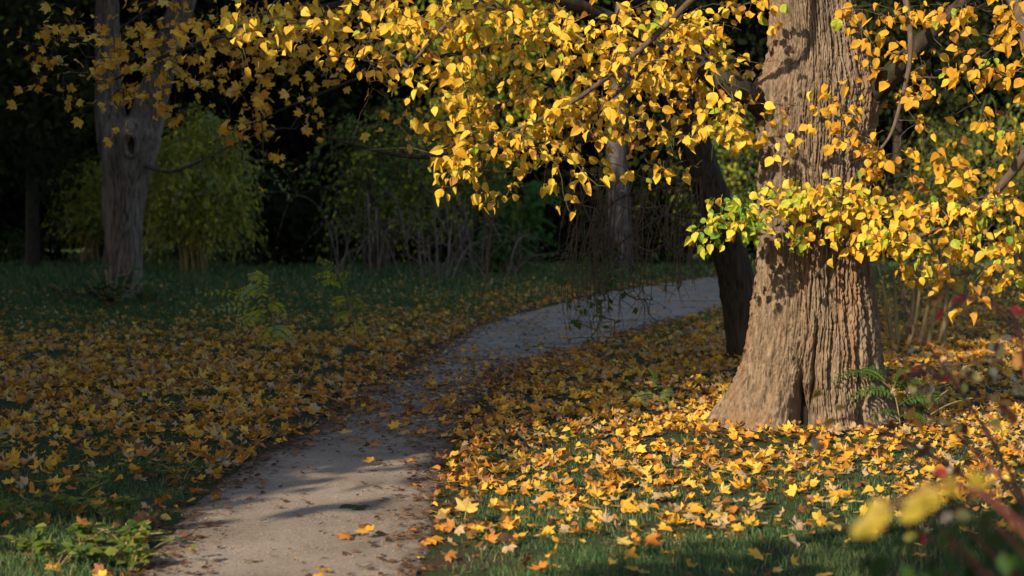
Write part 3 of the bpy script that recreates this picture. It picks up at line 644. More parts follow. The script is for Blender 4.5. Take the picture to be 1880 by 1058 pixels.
sapling('pinnate_sapling', 'pale green sapling with feathery fronds among fallen leaves below the forked tree', b0, [b0 - [0, 0, .05], P(500, 590, d0), P(492, 540, d0), P(484, 505, d0)],
        [(P(490, 580, d0), P(378, 538, d0 - .2)), (P(490, 590, d0), P(392, 570, d0 - .3)), (P(492, 545, d0), P(440, 535, d0 + .2)), (P(486, 510, d0), P(458, 508, d0)), (P(488, 530, d0), P(445, 550, d0 - .3)), (P(494, 570, d0), P(450, 600, d0 - .4)), (P(494, 560, d0), P(520, 575, d0 - .3)), (P(484, 505, d0), P(480, 560, d0 - .5)), (P(496, 590, d0), P(440, 590, d0 - .3)), (P(496, 610, d0), P(530, 620, d0 - .3)), (P(496, 600, d0), P(475, 640, d0 - .4)), (P(497, 620, d0), P(520, 650, d0 - .3))], 9, .13, .22, .93)
b0 = G(655, 640); d0 = b0[1]
sapling('pinnate_sapling', 'thin tall sapling at the grass edge beside the path with few drooping fronds', b0, [b0 - [0, 0, .05], P(650, 600, d0), P(640, 550, d0), P(625, 510, d0), P(615, 490, d0)],
        [(P(620, 500, d0), P(583, 478, d0)), (P(625, 515, d0), P(580, 508, d0 - .2)), (P(630, 530, d0), P(595, 520, d0 - .3)), (P(640, 550, d0), P(605, 560, d0 - .2)), (P(640, 545, d0), P(665, 570, d0 - .2)), (P(645, 575, d0), P(615, 590, d0 - .2)), (P(648, 590, d0), P(668, 610, d0)), (P(635, 535, d0), P(630, 500, d0 - .4))], 8, .11, .2, .82)
b0 = G(1205, 748); d0 = b0[1]
sapling('pinnate_seedling', 'small light green seedling with paired leaflets standing at the sunlit shadow edge', b0, [b0 - [0, 0, .03], P(1207, 735, d0), P(1210, 722, d0)],
        [(P(1210, 725, d0), P(1196, 683, d0 - .1)), (P(1212, 732, d0), P(1160, 736, d0 - .15)), (P(1210, 728, d0), P(1232, 722, d0 - .1)), (P(1208, 736, d0), P(1225, 740, d0 - .2))], 8, .075, .26, .97, .006)
b0 = G(1655, 805); d0 = b0[1]
sapling('pinnate_sapling', 'dark green feathery sapling growing at the right foot of the linden trunk', b0, [b0 - [0, 0, .03], P(1650, 760, d0), P(1640, 720, d0), P(1620, 700, d0)],
        [(P(1620, 700, d0), P(1530, 700, d0 - .2)), (P(1625, 700, d0), P(1585, 680, d0)), (P(1640, 720, d0), P(1700, 700, d0)), (P(1645, 730, d0), P(1565, 732, d0 - .2)), (P(1650, 745, d0), P(1720, 735, d0)), (P(1650, 760, d0), P(1600, 770, d0 - .2)), (P(1640, 715, d0), P(1660, 680, d0 - .1)), (P(1652, 765, d0), P(1700, 770, d0 - .2))], 10, .075, .22, .42, .008)
b0 = G(955, 486); d0 = float(b0[1]); d0 = 50.; b0 = P(955, 490, 50.) * [1, 1, 0]
sapling('sumac', 'dim tall green sumac with long fronds behind the hanging yellow leaves', b0, [b0, P(955, 440, d0), P(950, 380, d0), P(948, 340, d0)],
        [(P(950, 350 + 12 * k, d0), P(950 + s * rng.uniform(40, 85), 340 + 14 * k + rng.normal(0, 18), d0 + rng.normal(0, .5))) for k in range(8) for s in (-1, 1)], 11, .32, .2, .5, .03)
b0 = P(893, 500, 44.) * [1, 1, 0]
dry = thing('dry_plant', 'single dry brown weed stalk standing in the far grass', 'plant', b0)
v, f = tube(smooth_line([b0, P(898, 450, 44.), P(905, 400, 44.), P(900, 370, 44.)], 12), np.linspace(.03, .01, 12), 5); obj('stem', mesh('stem', v, f, M_red), dry)

b0 = P(760, 490, 47.) * [1, 1, 0]
brush = thing('brushwood', 'tangle of bare arching dead branches in front of the brownish olive shrubs', 'brushwood', b0); tw = []
for k in range(46):
    a0 = P(rng.uniform(600, 960), 488, 47 + rng.uniform(-1, 3)) * [1, 1, 0]; dx = rng.uniform(-2.4, 2.4); hh = rng.uniform(.5, 2.6)
    q_ = smooth_line([a0, a0 + [dx * .3, rng.normal(0, .3), hh * .8], a0 + [dx * .7, rng.normal(0, .5), hh], a0 + [dx, rng.normal(0, .6), hh * rng.uniform(.3, .95)]], 12); tw.append(tube(q_, np.linspace(rng.uniform(.015, .035), .006, 12), 4))
    for m_ in range(3):
        c_ = q_[rng.integers(4, 11)]; e_ = c_ + rng.normal(0, .45, 3); tw.append(tube(np.array([c_, (c_ + e_) / 2 + [0, 0, .06], e_]), .006, 3))
v, f = join(tw); obj('branches', mesh('branches', v, f, M_bark3), brush, 'stuff')
# pale trunk far behind the drooping branch
b0 = P(1140, 470, 58.) * [1, 1, 0]
pale = thing('birch_tree', 'pale blotchy trunk far behind the drooping bare branch', 'tree', b0)
pts = smooth_line([b0 - [0, 0, .3], P(1138, 400, 58.), P(1132, 280, 58.), P(1140, 120, 58.), P(1150, -60, 58.), P(1160, -300, 58.)], 40)
v, f = tube(pts, np.linspace(.45, .22, 40) * (1 + .08 * noise(np.arange(40) * .5, 1.)), 18); obj('trunk', mesh('trunk', v, f, M_pale, smooth=True), pale)
v, f, tn = blob_crown(P(1150, -200, 58.), (5, 4, 4), 30, 4000, .3, .72, .1, OVAL, 17); obj('crown', mesh('crown', v, f, M_green, tn), pale, 'stuff')

# dark trees of the wood: three crowns, copied with their trunks
def wood_tree(name, label, base, H, rad, nl, size, tone, seed, group, mat=M_green, low=.08, nb=60):
    t = thing(name, label, 'tree', base, group); b = np.zeros(3)
    g = np.random.default_rng(seed)
    pts = smooth_line([b - [0, 0, .3], b + [g.normal(0, .2), g.normal(0, .2), H * .4], b + [g.normal(0, .4), g.normal(0, .4), H * .9]], 12)
    v, f = tube(pts, np.linspace(.02 * H, .03, 12), 9); o = obj('trunk', mesh('trunk', v, f, M_bark2, smooth=True), t); o.location = (0, 0, 0)
    v, f, tn = blob_crown(b + [0, 0, H * (.5 + low / 2)], (rad, rad, H * (.5 - low / 2)), nb, nl, size, tone, .06, OVAL, seed, 1.0)
    o = obj('crown', mesh('crown', v, f, mat, tn), t, 'stuff'); o.location = (0, 0, 0)
    return t
def copy_tree(t, loc, rz, s, label, group):
    c = t.copy(); COL.objects.link(c); c.location = [float(q) for q in loc]; c.rotation_euler = (0, 0, rz); c.scale = (s, s, s); c['label'] = label; c['group'] = group
    for ch in list(t.children):
        d = ch.copy(); COL.objects.link(d); d.parent = c
    return c
WLK = ['nearly black tree at the left edge of the picture behind the olive tree', 'nearly black tree directly behind the grey forked trunk', 'nearly black tree rising behind the large willow-like shrub', 'nearly black tree behind the right side of the willow-like shrub',
       'nearly black tree in the dark gap between the willow-like and brownish shrubs', 'nearly black tree behind the wide brownish olive shrub', 'nearly black tree behind the dim sumac', 'nearly black tree just left of the pale blotchy trunk', 'nearly black tree just right of the pale blotchy trunk',
       'nearly black tree behind the leaning maple', 'nearly black tree directly behind the great linden trunk', 'nearly black tree behind the tan-stemmed shrub', 'nearly black tree at the right edge of the picture']
WG = 'dark trees of the wood behind the shrubs'; WL = 'nearly black dense tree between the left edge and the forked trunk'
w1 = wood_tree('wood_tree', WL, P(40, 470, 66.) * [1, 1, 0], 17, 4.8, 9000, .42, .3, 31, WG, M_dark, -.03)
for k, (x, d, s) in enumerate([(-120, 72, 1.1), (180, 72, 1.1), (330, 68, 1.), (480, 74, 1.1), (620, 70, 1.0), (760, 76, 1.15), (900, 72, 1.), (1040, 76, 1.1), (1200, 74, 1.), (1340, 78, 1.1), (1480, 76, 1.), (1620, 78, 1.1), (1950, 76, 1.05)]):
    copy_tree(w1, P(x, 470, float(d)) * [1, 1, 0], k * 1.7, s, WLK[k], WG)
t = wood_tree('olive_tree', 'dim olive-leaved tree at the upper left edge of the picture', P(60, 470, 58.) * [1, 1, 0], 14, 3.4, 5500, .26, .95, 33, None, M_dark, low=-.02)
t = wood_tree('golden_tree', 'dim golden brown tree behind the middle of the yellow canopy', P(900, 470, 66.) * [1, 1, 0], 15, 4.5, 5500, .28, .72, 34, None, low=.05)
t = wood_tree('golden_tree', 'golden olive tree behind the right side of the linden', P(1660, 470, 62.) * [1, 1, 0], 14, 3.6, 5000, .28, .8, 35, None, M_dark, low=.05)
UG = 'dark bushes of the undergrowth along the edge of the wood'; UL = 'low dark bush in the undergrowth along the edge of the wood'
u1 = wood_tree('dark_bush', UL, P(-60, 470, 63.) * [1, 1, 0], 3.6, 2.4, 1500, .3, .6, 51, UG, M_dark, -.1)
for k, (x, d, s) in enumerate([(60, 64, .8), (500, 60, 1.1), (590, 62, .9), (760, 64, 1.2), (900, 63, 1.), (1030, 62, 1.1), (1130, 63, 1.2), (1240, 62, 1.2), (1420, 66, 1.), (1640, 64, 1.)]):
    copy_tree(u1, P(x, 470, float(d)) * [1, 1, 0], k * 1.3, s, UL, UG)
# the far wood, one mass, with the gap where pale sky shows on the right
n = 40000; x = rng.uniform(-60, 75, n); y = rng.uniform(92, 112, n); z = rng.uniform(0, 1, n) ** np.where(rng.random(n) < .4, 2.2, .8) * (18 + 4 * noise(x / 6, 2.2, 1))
px, py, _ = proj(np.stack([x, y, z], -1)); z[:10000] = rng.uniform(0, 3.2, 10000); k = ~((px > 1735) & (px < 1800) & (py < 345) & (py > 175) & (noise(px / 30, py / 30, 3.) > -.25)) & ~((px > 1600) & (py > 405))
pos = np.stack([x, y, z], -1)[k]
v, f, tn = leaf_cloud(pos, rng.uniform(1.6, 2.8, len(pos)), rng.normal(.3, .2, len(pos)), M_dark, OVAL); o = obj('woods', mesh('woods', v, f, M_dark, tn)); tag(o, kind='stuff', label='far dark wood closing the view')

# the tall trees and shrubs out of the picture whose shade lies over the left of it
def sp(s, p): return np.array([SH[0] * s + PH[0] * p, SH[1] * s + PH[1] * p, 0])
SG = 'tall trees standing outside the picture on the sunny side'; SL = 'tall leafy tree outside the picture shading the ground on the left'
s1 = wood_tree('shade_tree', SL, sp(-2, 13.4), 25, 4.9, 8600, .5, .5, 41, SG, M_green, .04, 90)
for k, (s, p, sc) in enumerate([(-3, 20, 1.0), (-2, 27, 1.05), (-4, 34, 1.), (-2, 41, 1.05), (-3, 48, 1.), (-11, 15, 1.25), (-12, 23, 1.35), (-12, 32, 1.3), (-12, 41, 1.4), (-11, 50, 1.3), (4, 25, 1.), (8, 33, 1.), (12, 41, 1.05), (16, 49, 1.1), (20, 57, 1.1), (-23, 19, 1.6), (-23, 28, 1.6), (-23, 37, 1.6), (-12, 58, 1.5), (8, 58, 1.2), (-24, 50, 1.6)]):
    copy_tree(s1, sp(s, p), k * 2.1 + 1, sc, SL, SG)
wood_tree('shade_shrub', 'tall dense shrub outside the picture at the edge of the shade', sp(-2, 9.75), 8, 2.6, 5000, .28, .5, 44, None, M_green, .02)
wood_tree('shade_shrub', 'second dense shrub outside the picture farther from the path', sp(-2.5, 14.5), 10, 2.9, 5000, .28, .5, 45, None, M_green, .02)
wood_tree('added_shade_bush', 'leafy bush outside the picture, added to shade the front right corner', sp(-1.2, 3.2), 5.75, 1.9, 6500, .2, .5, 43, None, M_green, .02)  # unseen bush added to cast shade over the front right corner

# ------------------------------------------------------------------ litter of maple leaves
GC = np.array([0, 200, 400, 600, 800, 1000, 1200, 1400, 1600, 1880]); GR = np.array([480, 520, 560, 600, 640, 680, 720, 760, 800, 850, 900, 950, 1000, 1058])
GA = np.array([[0, 0, 0, 0, 0, .1, .4, .5, .5, .4], [0, 0, .1, .2, .4, 1.2, 1.5, 1, 1, 1], [.5, .3, .8, .8, 1.8, 4.5, 2.5, 2.5, 3, 3], [1.6, 1.6, 2.6, 3, 6, 6, 4, 5, 5, 5],
               [5, 5, 5, 6, 7, 6, 7, 7, 7, 7], [7, 7, 7, 7, 7, 7, 8, 8, 8, 8], [7, 7, 7, 8, 6, 7, 8, 9, 8, 8], [6, 6, 6, 8, 6, 7, 9, 9, 8, 7], [5, 5, 6, 7, 5, 7, 9, 8, 7, 7],
               [4, 4, 5, 5, 4, 8, 7, 5, 5, 6], [2, 2.5, 4, 4, 4, 6, 5.5, 5, 5, 4], [1, 1.5, 3, 3, 3, 4, 4.5, 4.5, 4, 3], [.7, 1, 2, 2, 2, 2.4, 2.2, 2.2, 1.6, 1], [.4, .8, 1.2, 1, 1, .9, .8, .8, .5, .5]])
def bil(px, py, A):
    i = np.clip(np.searchsorted(GR, py) - 1, 0, len(GR) - 2); j = np.clip(np.searchsorted(GC, px) - 1, 0, len(GC) - 2)
    u = np.clip((py - GR[i]) / (GR[i + 1] - GR[i]), 0, 1); t = np.clip((px - GC[j]) / (GC[j + 1] - GC[j]), 0, 1)
    return (A[i, j] * (1 - t) + A[i, j + 1] * t) * (1 - u) + (A[i + 1, j] * (1 - t) + A[i + 1, j + 1] * t) * u
def ground_points(n, d0, d1, side=1.12):
    y = np.sqrt(rng.uniform(d0 ** 2, d1 ** 2, n)); x = rng.uniform(-.3, .3, n) * side * y
    return x, y
def tree_clear(x, y, r=.62): return np.hypot(x - TREE[0], (y - TREE[1])) > r
x, y = ground_points(190000, 8.2, 62); pd = path_dist(x, y)
px, py, _ = proj(np.stack([x, y, 0 * x], -1)); dens = bil(px, py, GA) / 9
onp = np.interp(py, [560, 640, 670, 700, 760, 800, 830, 1058], [.05, .14, .5, .8, .8, .3, .04, .02]); l, r = path_lr(y); fr = np.clip((x - l) / (r - l), 0, 1)
onp = onp * np.where((py > 690) & (py < 840), np.interp(fr, [0, .3, .6, 1], [1.4, .35, .6, 1.8]), np.interp(fr, [0, .12, .5, .9, 1], [4, 1.3, .7, 1.3, 3]))
patch = np.clip(1 + 1.5 * noise(x / .9, y / .9, 8) + .8 * noise(x / .3, y / .3, 2), .1, 2.2)
prob = np.where(pd < 0, np.minimum(onp, 1.0) * .75, dens * patch * np.interp(dens, [.3, .8], [1, 1.1])); bare = np.exp(-((px - 1330) / 130) ** 2 - ((py - 822) / 26) ** 2)
prob *= (1 - .8 * bare)
k = (rng.random(len(x)) < prob) & tree_clear(x, y) & ~((y > 14.0) & (np.abs(x - TREE[0]) < .5) & (y < 15.2))
x, y, pd, px, py = x[k], y[k], pd[k], px[k], py[k]; n = len(x)
gh = np.interp(py, [560, 600, 900, 1000], [.03, .02, .02, .04])
z = np.where(pd < 0, .022, hgt(x, y) + .015 + np.abs(rng.normal(0, 1, n)) * gh)
tilt = np.where(pd < 0, .25, .7); nn = np.stack([rng.normal(0, 1, n) * tilt, rng.normal(-.12, 1, n) * tilt, np.ones(n)], -1); a = rng.uniform(0, 6.283, n)
Rm = frames(np.stack([np.cos(a), np.sin(a), rng.normal(0, .15, n)], -1), nn)
sc = rng.uniform(.05, .145, n) * np.where((px > 800) & (py > 690), .88, 1) * np.where(pd < 0, .85, 1)
edge = np.exp(-np.abs(pd) / .35)
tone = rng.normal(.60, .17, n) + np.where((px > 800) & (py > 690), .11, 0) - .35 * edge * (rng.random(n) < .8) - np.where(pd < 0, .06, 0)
tone = np.where(rng.random(n) < .2, 1.0, tone); tone = np.where(rng.random(n) < .14, rng.uniform(.1, .35, n), tone); tone = np.clip(tone, 0, 1)
size_seen = sc / y * ((px > 0) & (px < 1880) & (py < 1054))
# the single leaves the photograph shows clearly
SPEC = [(630, 806, .17, .72, 'lone large yellow maple leaf on the bare shaded middle of the path'), (856, 972, .17, .86, 'pale yellow maple leaf standing up at the right edge of the sunlit path'),
        (680, 858, .12, .6, 'narrow yellow leaf lying where the path turns from sun to shade'), (725, 800, .12, .7, 'small upright yellow leaf standing on the shaded gravel'), (675, 990, .13, .55, 'orange leaf lying flat alone on the sunlit path near the camera'),
        (405, 742, .2, .75, 'big bright yellow maple leaf beside the green weed patch left of path'), (1090, 960, .17, .8, 'yellow five-pointed maple leaf in the lit grass at the front of the verge')]
base_lib = {}
def fallen(p, Rq, s, tq, label, group):
    tb = round(tq * 10) / 10; v = int(rng.integers(0, len(MAPL))) if group else 0; key = (v, tb)
    if key not in base_lib: base_lib[key] = mesh('fallen_leaf', MAPL[v][0], MAPL[v][1], M_mapl, np.full(len(MAPL[v][0]), tb))
    o = bpy.data.objects.new('fallen_leaf', base_lib[key]); COL.objects.link(o); M = np.eye(4); M[:3, :3] = Rq * s; M[:3, 3] = p
    o.matrix_world = Matrix(M.tolist()); tag(o, label, 'leaf', group)
for sx, sy, s, tq, lab in SPEC:
    g = G(sx, sy); onpath = path_dist(g[0], g[1]) < 0; up = 'stand' in lab
    nn = np.array([[rng.normal(0, .2), -.9 if up else -.22, .6 if up else 1]]); a = rng.uniform(0, 6.28)
    fallen([g[0], g[1], (.03 if onpath else float(hgt(g[0], g[1])) + .06) + (.05 if up else .02)], frames(np.array([[math.cos(a), math.sin(a), .6 if up else .04]]), nn)[0], s, tq, lab, None)
top = np.argsort(-size_seen)[:290]; rest = np.ones(n, bool); rest[top] = False
for q in top:
    c = 'brown' if tone[q] < .3 else 'orange' if tone[q] < .52 else 'tan' if tone[q] > .95 else 'yellow'
    if pd[q] < 0: zone = 'on the gravel of the path'
    elif px[q] < 800: zone = 'in the dim grass left of the path'
    elif pd[q] < .45: zone = 'along the right edge of the path'
    elif np.hypot(x[q] - TREE[0], y[q] - TREE[1]) < 1.7: zone = 'close round the linden foot'
    elif px[q] > 1480: zone = 'under the blurred red-twigged shrub'
    elif py[q] > 940: zone = 'in the front strip of green grass'
    else: zone = 'in the lit grass before the linden'
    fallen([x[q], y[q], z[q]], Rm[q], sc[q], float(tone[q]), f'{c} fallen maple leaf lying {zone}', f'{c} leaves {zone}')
pz = np.stack([x, y, z], -1); nr = rest & (y < 19); fr_ = rest & (y >= 19)
v1, f1, t1 = scatter(MAPL, Rm[nr], pz[nr], sc[nr], tone[nr]); m_ = 800; a_ = rng.uniform(0, 6.283, m_); lx = TREE[0] + rng.normal(-1, 2.2, m_); ly = TREE[1] + rng.normal(-1.2, 2.0, m_); ok = tree_clear(lx, ly, .8) & (path_dist(lx, ly) > -.1); lx, ly, a_ = lx[ok], ly[ok], a_[ok]; m_ = len(lx)
v3, f3, t3 = scatter(LIND, frames(np.stack([np.cos(a_), np.sin(a_), rng.normal(0, .3, m_)], -1), np.stack([rng.normal(0, .6, m_), rng.normal(-.1, .6, m_), np.ones(m_)], -1)), np.stack([lx, ly, hgt(lx, ly) + rng.uniform(.02, .06, m_)], -1), rng.uniform(.04, .08, m_), np.clip(rng.normal(.5, .22, m_), 0, .9))
v2, f2, t2 = scatter(MLOW, Rm[fr_], pz[fr_], sc[fr_], tone[fr_])
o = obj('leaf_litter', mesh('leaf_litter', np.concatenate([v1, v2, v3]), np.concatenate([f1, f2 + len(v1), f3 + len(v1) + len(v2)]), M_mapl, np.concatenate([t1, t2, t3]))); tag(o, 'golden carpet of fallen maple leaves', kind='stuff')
# brown crumbs along the path edges
x, y = ground_points(150000, 8.2, 30, 1.0); pd = path_dist(x, y); _, py, _ = proj(np.stack([x, y, 0 * x], -1))
pr = np.exp(-((pd + .05) / .24) ** 2) * .9 + np.where(pd < 0, np.interp(py, [640, 680, 780, 840, 1058], [.1, .55, .5, .06, .045]), 0)
r2 = np.hypot(x - TREE[0], y - TREE[1]); pr = np.maximum(pr, .95 * np.exp(-((r2 - .8) / .5) ** 2)) * (.35 + 1.2 * np.clip(.5 + noise(x * 1.6, y * 1.6, 4), 0, 1))
pr = np.maximum(pr, np.where(pd > 0, .1, 0))
k = (rng.random(len(x)) < pr) & tree_clear(x, y, .6); x, y, pd = x[k], y[k], pd[k]; n = len(x)
nn = np.stack([rng.normal(0, .45, n), rng.normal(-.1, .45, n), np.ones(n)], -1); a = rng.uniform(0, 6.283, n)
v, f, tn = scatter(CRUMB, frames(np.stack([np.cos(a), np.sin(a), 0 * a], -1), nn), np.stack([x, y, np.where(pd < 0, .018, hgt(x, y) + .012)], -1), rng.uniform(.015, .07, n), np.clip(rng.normal(.05, .08, n), 0, 1))
o = obj('leaf_crumbs', mesh('leaf_crumbs', v, f, M_mapl, tn)); tag(o, 'brown broken leaves along the path edges', kind='stuff')
# loose grit
x, y = ground_points(30000, 8.2, 22, .9); k = path_dist(x, y) < -.02; x, y = x[k], y[k]; n = len(x)
V0 = np.array([(1, 0, 0), (-1, 0, 0), (0, 1, 0), (0, -1, 0), (0, 0, .8), (0, 0, -.8)], float); F0 = np.array([(0, 2, 4), (2, 1, 4), (1, 3, 4), (3, 0, 4)])
v, f, tn = scatter([(V0, F0)], frames(rng.normal(0, 1, (n, 3)) * [1, 1, .2], np.tile([0, 0, 1.], (n, 1))), np.stack([x, y, np.full(n, .012)], -1), rng.uniform(.002, .0065, n) , np.zeros(n))
o = obj('gravel', mesh('gravel', v, f, M_path)); tag(o, 'loose grit on the path', kind='stuff')

# ------------------------------------------------------------------ grass
HA = np.array([[9, 9, 9, 9, 9, 9, 9, 9, 9, 9], [9, 9, 9, 9, 9, 9, 8, 8, 8, 8], [8, 9, 9, 8, 8, 6, 6, 6, 5, 5], [6, 7, 6, 5, 4, 4, 4, 4, 3, 3], [2.5, 2.5, 2.5, 2, 1.5, 1.5, 1.5, 1.5, 1.5, 1.5], [1.3, 1.5, 1.5, 1, .8, .8, .8, .8, .8, .8],
               [1.5, 1.5, 1.5, .8, .6, .6, .5, .5, .6, .6], [2, 2, 2, .8, .6, .7, .6, .4, .6, 1], [3, 3, 2.5, 1, .6, 1.2, 1.2, .6, 1, 1.5], [4.5, 4.5, 3.5, 1.2, 1, 3, 3, 1.6, 2.2, 2.5], [6.5, 6.5, 5, 2, 2, 4.5, 4.5, 3.5, 3.5, 4], [8, 8, 6, 3, 3, 6.5, 6, 5.5, 5.5, 6], [9, 9, 6, 3, 4, 8, 8, 7.5, 8, 8], [9, 9, 7, 4, 5, 9, 9, 9, 9, 9]])
def grass(n, d0, d1, hs, ws, cap):
    x, y = ground_points(n, d0, d1, 1.15); pd = path_dist(x, y); px, py, _ = proj(np.stack([x, y, 0 * x], -1)); dn = bil(px, np.maximum(py, 481), HA) / 9
    pr = dn * np.clip(.85 + 1.1 * noise(x / .55, y / .55, 6) + .7 * noise(x / 1.6, y / 1.6, 9), .05, 1.6) * np.clip((pd - .02) / .3, 0, 1)
    k = (rng.random(n) < pr) & tree_clear(x, y, 1.0) & (rng.random(n) < np.clip((np.hypot(x - TREE[0], y - TREE[1]) - .8) / 1.2, 0, 1)); x, y, dn = x[k][:cap], y[k][:cap], dn[k][:cap]; n = len(x)
    h = hs * rng.uniform(.45, 1.25, n) * (.5 + .6 * dn) * (1 + .5 * noise(x / .8, y / .8, 12) + .6 * noise(x / .25, y / .25, 2)); wd = ws * rng.uniform(.7, 1.3, n) * (y / d0)
    a = rng.uniform(0, 6.283, n); s = rng.uniform(-.5, .5, n); le = np.stack([np.cos(a), np.sin(a), 0 * a], -1) * (rng.uniform(.1, .8, n) * h)[:, None]
    b = np.stack([x, y, hgt(x, y) - .01], -1); sd = np.stack([np.cos(s), np.sin(s), 0 * s], -1) * wd[:, None]; up = np.array([0, 0, 1.]) * h[:, None]
    V = np.stack([b - sd, b + sd, b + le * .3 + up * .6 - sd * .7, b + le * .3 + up * .6 + sd * .7, b + le + up * .95], 1)
    F0 = np.array([(0, 1, 3), (0, 3, 2), (2, 3, 4)]); F = (F0[None] + (np.arange(n) * 5)[:, None, None]).reshape(-1, 3)
    tn = np.clip(rng.normal(.42, .17, n) + .25 * noise(x / 1.2, y / 1.2, 20), 0, 1); tn = np.where(rng.random(n) < .05 + .3 * np.clip(noise(x / .5, y / .5, 33), 0, 1), rng.uniform(.8, 1, n), tn)
    return V.reshape(-1, 3), F, np.repeat(tn, 5)
for nm, ar in (('near', (150000, 8.2, 17, .058, .0024, 75000)), ('mid', (170000, 17, 36, .11, .0045, 70000)), ('far', (130000, 36, 85, .19, .013, 66000))):
    v, f, tn = grass(*ar); o = obj('grass', mesh('grass', v, f, M_grass, tn)); tag(o, {'near': 'short green grass at the front', 'mid': 'grass among the leaf litter', 'far': 'long dark green grass beyond the path'}[nm], kind='stuff')

# low broad-leaved weeds
def weed(px, py, hh, spread, nl, size, tone, label, group=None):
    b = G(px, py); b[2] = hgt(b[0], b[1]); t = thing('weed', label, 'weed', b, group); st = []; pos = []; fw = []
    for k in range(max(4, nl // 7)):
        e = b + [rng.normal(0, spread), rng.normal(0, spread), hh * rng.uniform(.5, 1.1)]; pts = smooth_line([b - [0, 0, .02], (b + e) / 2 + [0, 0, .03], e], 7)
        st.append(tube(pts, .0035 * b[1] / 10, 4))
        for q in range(7):
            a = rng.uniform(0, 6.28); pos.append(pts[rng.integers(2, 7)]); fw.append([math.cos(a), math.sin(a), rng.uniform(-.3, .4)])
    v, f = join(st); obj('stems', mesh('stems', v, f, M_stem), t); pos = np.array(pos); n = len(pos)
    nn = np.tile([0, -.3, 1.], (n, 1)) + rng.normal(0, .3, (n, 3))
    v, f, tn = scatter(OVAL, frames(np.array(fw), nn), pos, rng.uniform(.6, 1.3, n) * size, np.clip(rng.normal(tone, .06, n), 0, 1)); obj('foliage', mesh('foliage', v, f, M_green, tn), t, 'stuff')
GW = 'leafy weeds in the front left corner'
for px_, py_ in ((150, 1010), (215, 960), (120, 950), (60, 1030), (190, 1040), (235, 1010), (30, 970), (100, 1050), (170, 920), (240, 1050)): weed(px_, py_, .14, .10, 70, .06, .66, 'leafy green weed growing in the front left corner beside the path', GW)
weed(335, 885, .16, .13, 60, .055, .45, 'dark green weed patch at the left verge where shade meets sun'); weed(270, 880, .15, .12, 56, .055, .42, 'dark weed clump left of the path-side weed patch')
weed(372, 745, .16, .14, 60, .06, .36, 'low dark green weed among orange leaves beside one big yellow leaf'); weed(300, 770, .12, .16, 50, .055, .36, 'flat dark weed among the leaf litter on the left')
weed(205, 572, .8, .3, 150, .17, .36, 'dark ivy-like growth wrapped round the foot of the forked tree'); weed(282, 566, .5, .3, 90, .17, .5, 'mid-green leafy weed right of the forked tree foot'); weed(130, 560, .4, .3, 60, .16, .32, 'dark weed left of the forked tree foot')
weed(1140, 650, .16, .2, 50, .07, .4, 'dark green weed in the shaded litter between path and leaning maple')
weed(1690, 780, .25, .2, 80, .06, .45, 'green weed in the litter just right of the linden foot')

# ------------------------------------------------------------------ shrubs close to the camera on the right, out of focus
sb = np.array([2.35, 6.6, 0.]); snow = thing('snowberry_shrub', 'blurred red-twigged shrub with pale and red leaves at the right front', 'shrub', sb)
stm = [[(1960, 1100, 5.8), (1850, 860, 6.0), (1750, 700, 6.4), (1680, 600, 6.9), (1650, 520, 7.4)], [(1960, 1080, 5.6), (1900, 830, 5.9), (1880, 640, 6.2), (1820, 560, 6.5)], [(1960, 1100, 5.4), (1800, 900, 5.7), (1640, 800, 6.4), (1560, 770, 6.9), (1500, 780, 7.2)],
       [(1960, 1060, 5.0), (1840, 880, 5.2), (1740, 780, 5.6), (1690, 690, 6.0)], [(1980, 1000, 5.2), (1890, 720, 5.4), (1860, 580, 5.8), (1760, 540, 6.2), (1720, 500, 6.4)], [(1970, 1090, 4.6), (1880, 960, 4.8), (1780, 900, 5.2), (1690, 860, 5.6)]]
sn = []
for pp in stm:
    pts = smooth_line([P(*q) for q in pp], 26); v, f = tube(pts, np.linspace(.009, .0025, 26), 6); obj('stem', mesh('stem', v, f, M_red, smooth=True), snow); sn.append(pts[8:])
sn = np.concatenate(sn); k = rng.integers(0, len(sn), 130); st = sn[k] + rng.normal(0, .1, (130, 3)) + [0, 0, -.03]
(tv, tf), tips = grow(sn, st, .1, .02, .0012); obj('twigs', mesh('twigs', tv, tf, M_red), snow, 'stuff')
n = 150; idx = rng.integers(0, 130, n); lp = st[idx] + rng.normal(0, .012, (n, 3)); LR_ = hang(lp, tips[idx], 1, 0, OVAL, .4)
leaf_parts('leaf', snow, [blade_leaf(.28), blade_leaf(.34)], M_snow, LR_, lp, rng.uniform(.035, .065, n), rng.choice([.05, .3, .5, .5, .6, .7, .75, .8, 1, .95, .05], n))
for q in ((1665, 520), (1690, 560), (1710, 545), (1870, 500), (1580, 600), (1640, 545)):
    pass
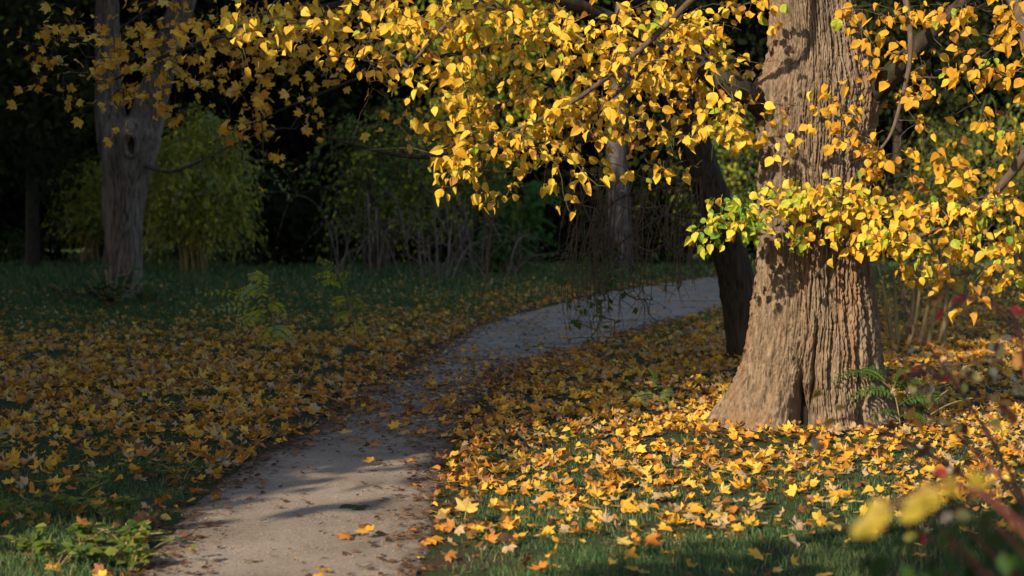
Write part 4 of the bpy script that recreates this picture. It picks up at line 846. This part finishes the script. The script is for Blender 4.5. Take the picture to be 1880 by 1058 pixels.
yb = np.array([1.15, 2.9, 0.]); ysh = thing('yellow_leaved_shrub', 'close-up blurred twig of soft yellow leaves in the lower right corner', 'shrub', yb)
pts = smooth_line([P(1990, 1200, 2.7), P(1900, 1000, 2.75), P(1790, 900, 2.8), P(1700, 900, 2.8), P(1610, 940, 2.85)], 20); v, f = tube(pts, np.linspace(.006, .0015, 20), 5); obj('stem', mesh('stem', v, f, M_red, smooth=True), ysh)
for x_, y_, s_, tq, fx in ((1735, 880, .052, .84, -.4), (1712, 915, .045, .8, -.7), (1650, 915, .052, .8, -.6), (1625, 935, .045, .78, -.4), (1725, 868, .035, .95, .4), (1700, 890, .04, .68, -.2), (1600, 955, .03, .5, -.6), (1770, 862, .035, .9, .6)):
    Rq = frames(np.array([[fx, .1, -.5]]), np.array([[-.4, -.8, .5]]))[0]; T0 = LIND[0]
    o = bpy.data.objects.new('leaf', mesh('leaf', T0[0], T0[1], M_olive, np.full(len(T0[0]), tq))); COL.objects.link(o); o.parent = ysh
    M = np.eye(4); M[:3, :3] = Rq * s_; M[:3, 3] = P(x_, y_, 2.85) - yb; o.matrix_local = Matrix(M.tolist())
db = np.array([1.75, 4.1, 0.]); dk = thing('bramble_bush', 'dark out-of-focus bush filling the bottom right corner', 'shrub', db)
g = []; pos = []
for k in range(40):
    e = P(rng.uniform(1640, 1960), rng.uniform(930, 1120), rng.uniform(3.6, 4.6)); b = db + [rng.uniform(-.1, .5), rng.normal(0, .3), 0]
    pts = smooth_line([b, (b + e) / 2 + [.05, 0, .05], e], 8); g.append(tube(pts, np.linspace(.005, .002, 8), 4)); pos.append(pts[3:] + rng.normal(0, .05, (5, 3))); pos.append(pts[3:] + rng.normal(0, .05, (5, 3)))
v, f = join(g); obj('stems', mesh('stems', v, f, M_red), dk); pos = np.concatenate(pos); n = len(pos)
v, f, tn = leaf_cloud(pos, rng.uniform(.04, .08, n), rng.normal(.3, .1, n), M_green, OVAL); obj('foliage', mesh('foliage', v, f, M_green, tn), dk, 'stuff')
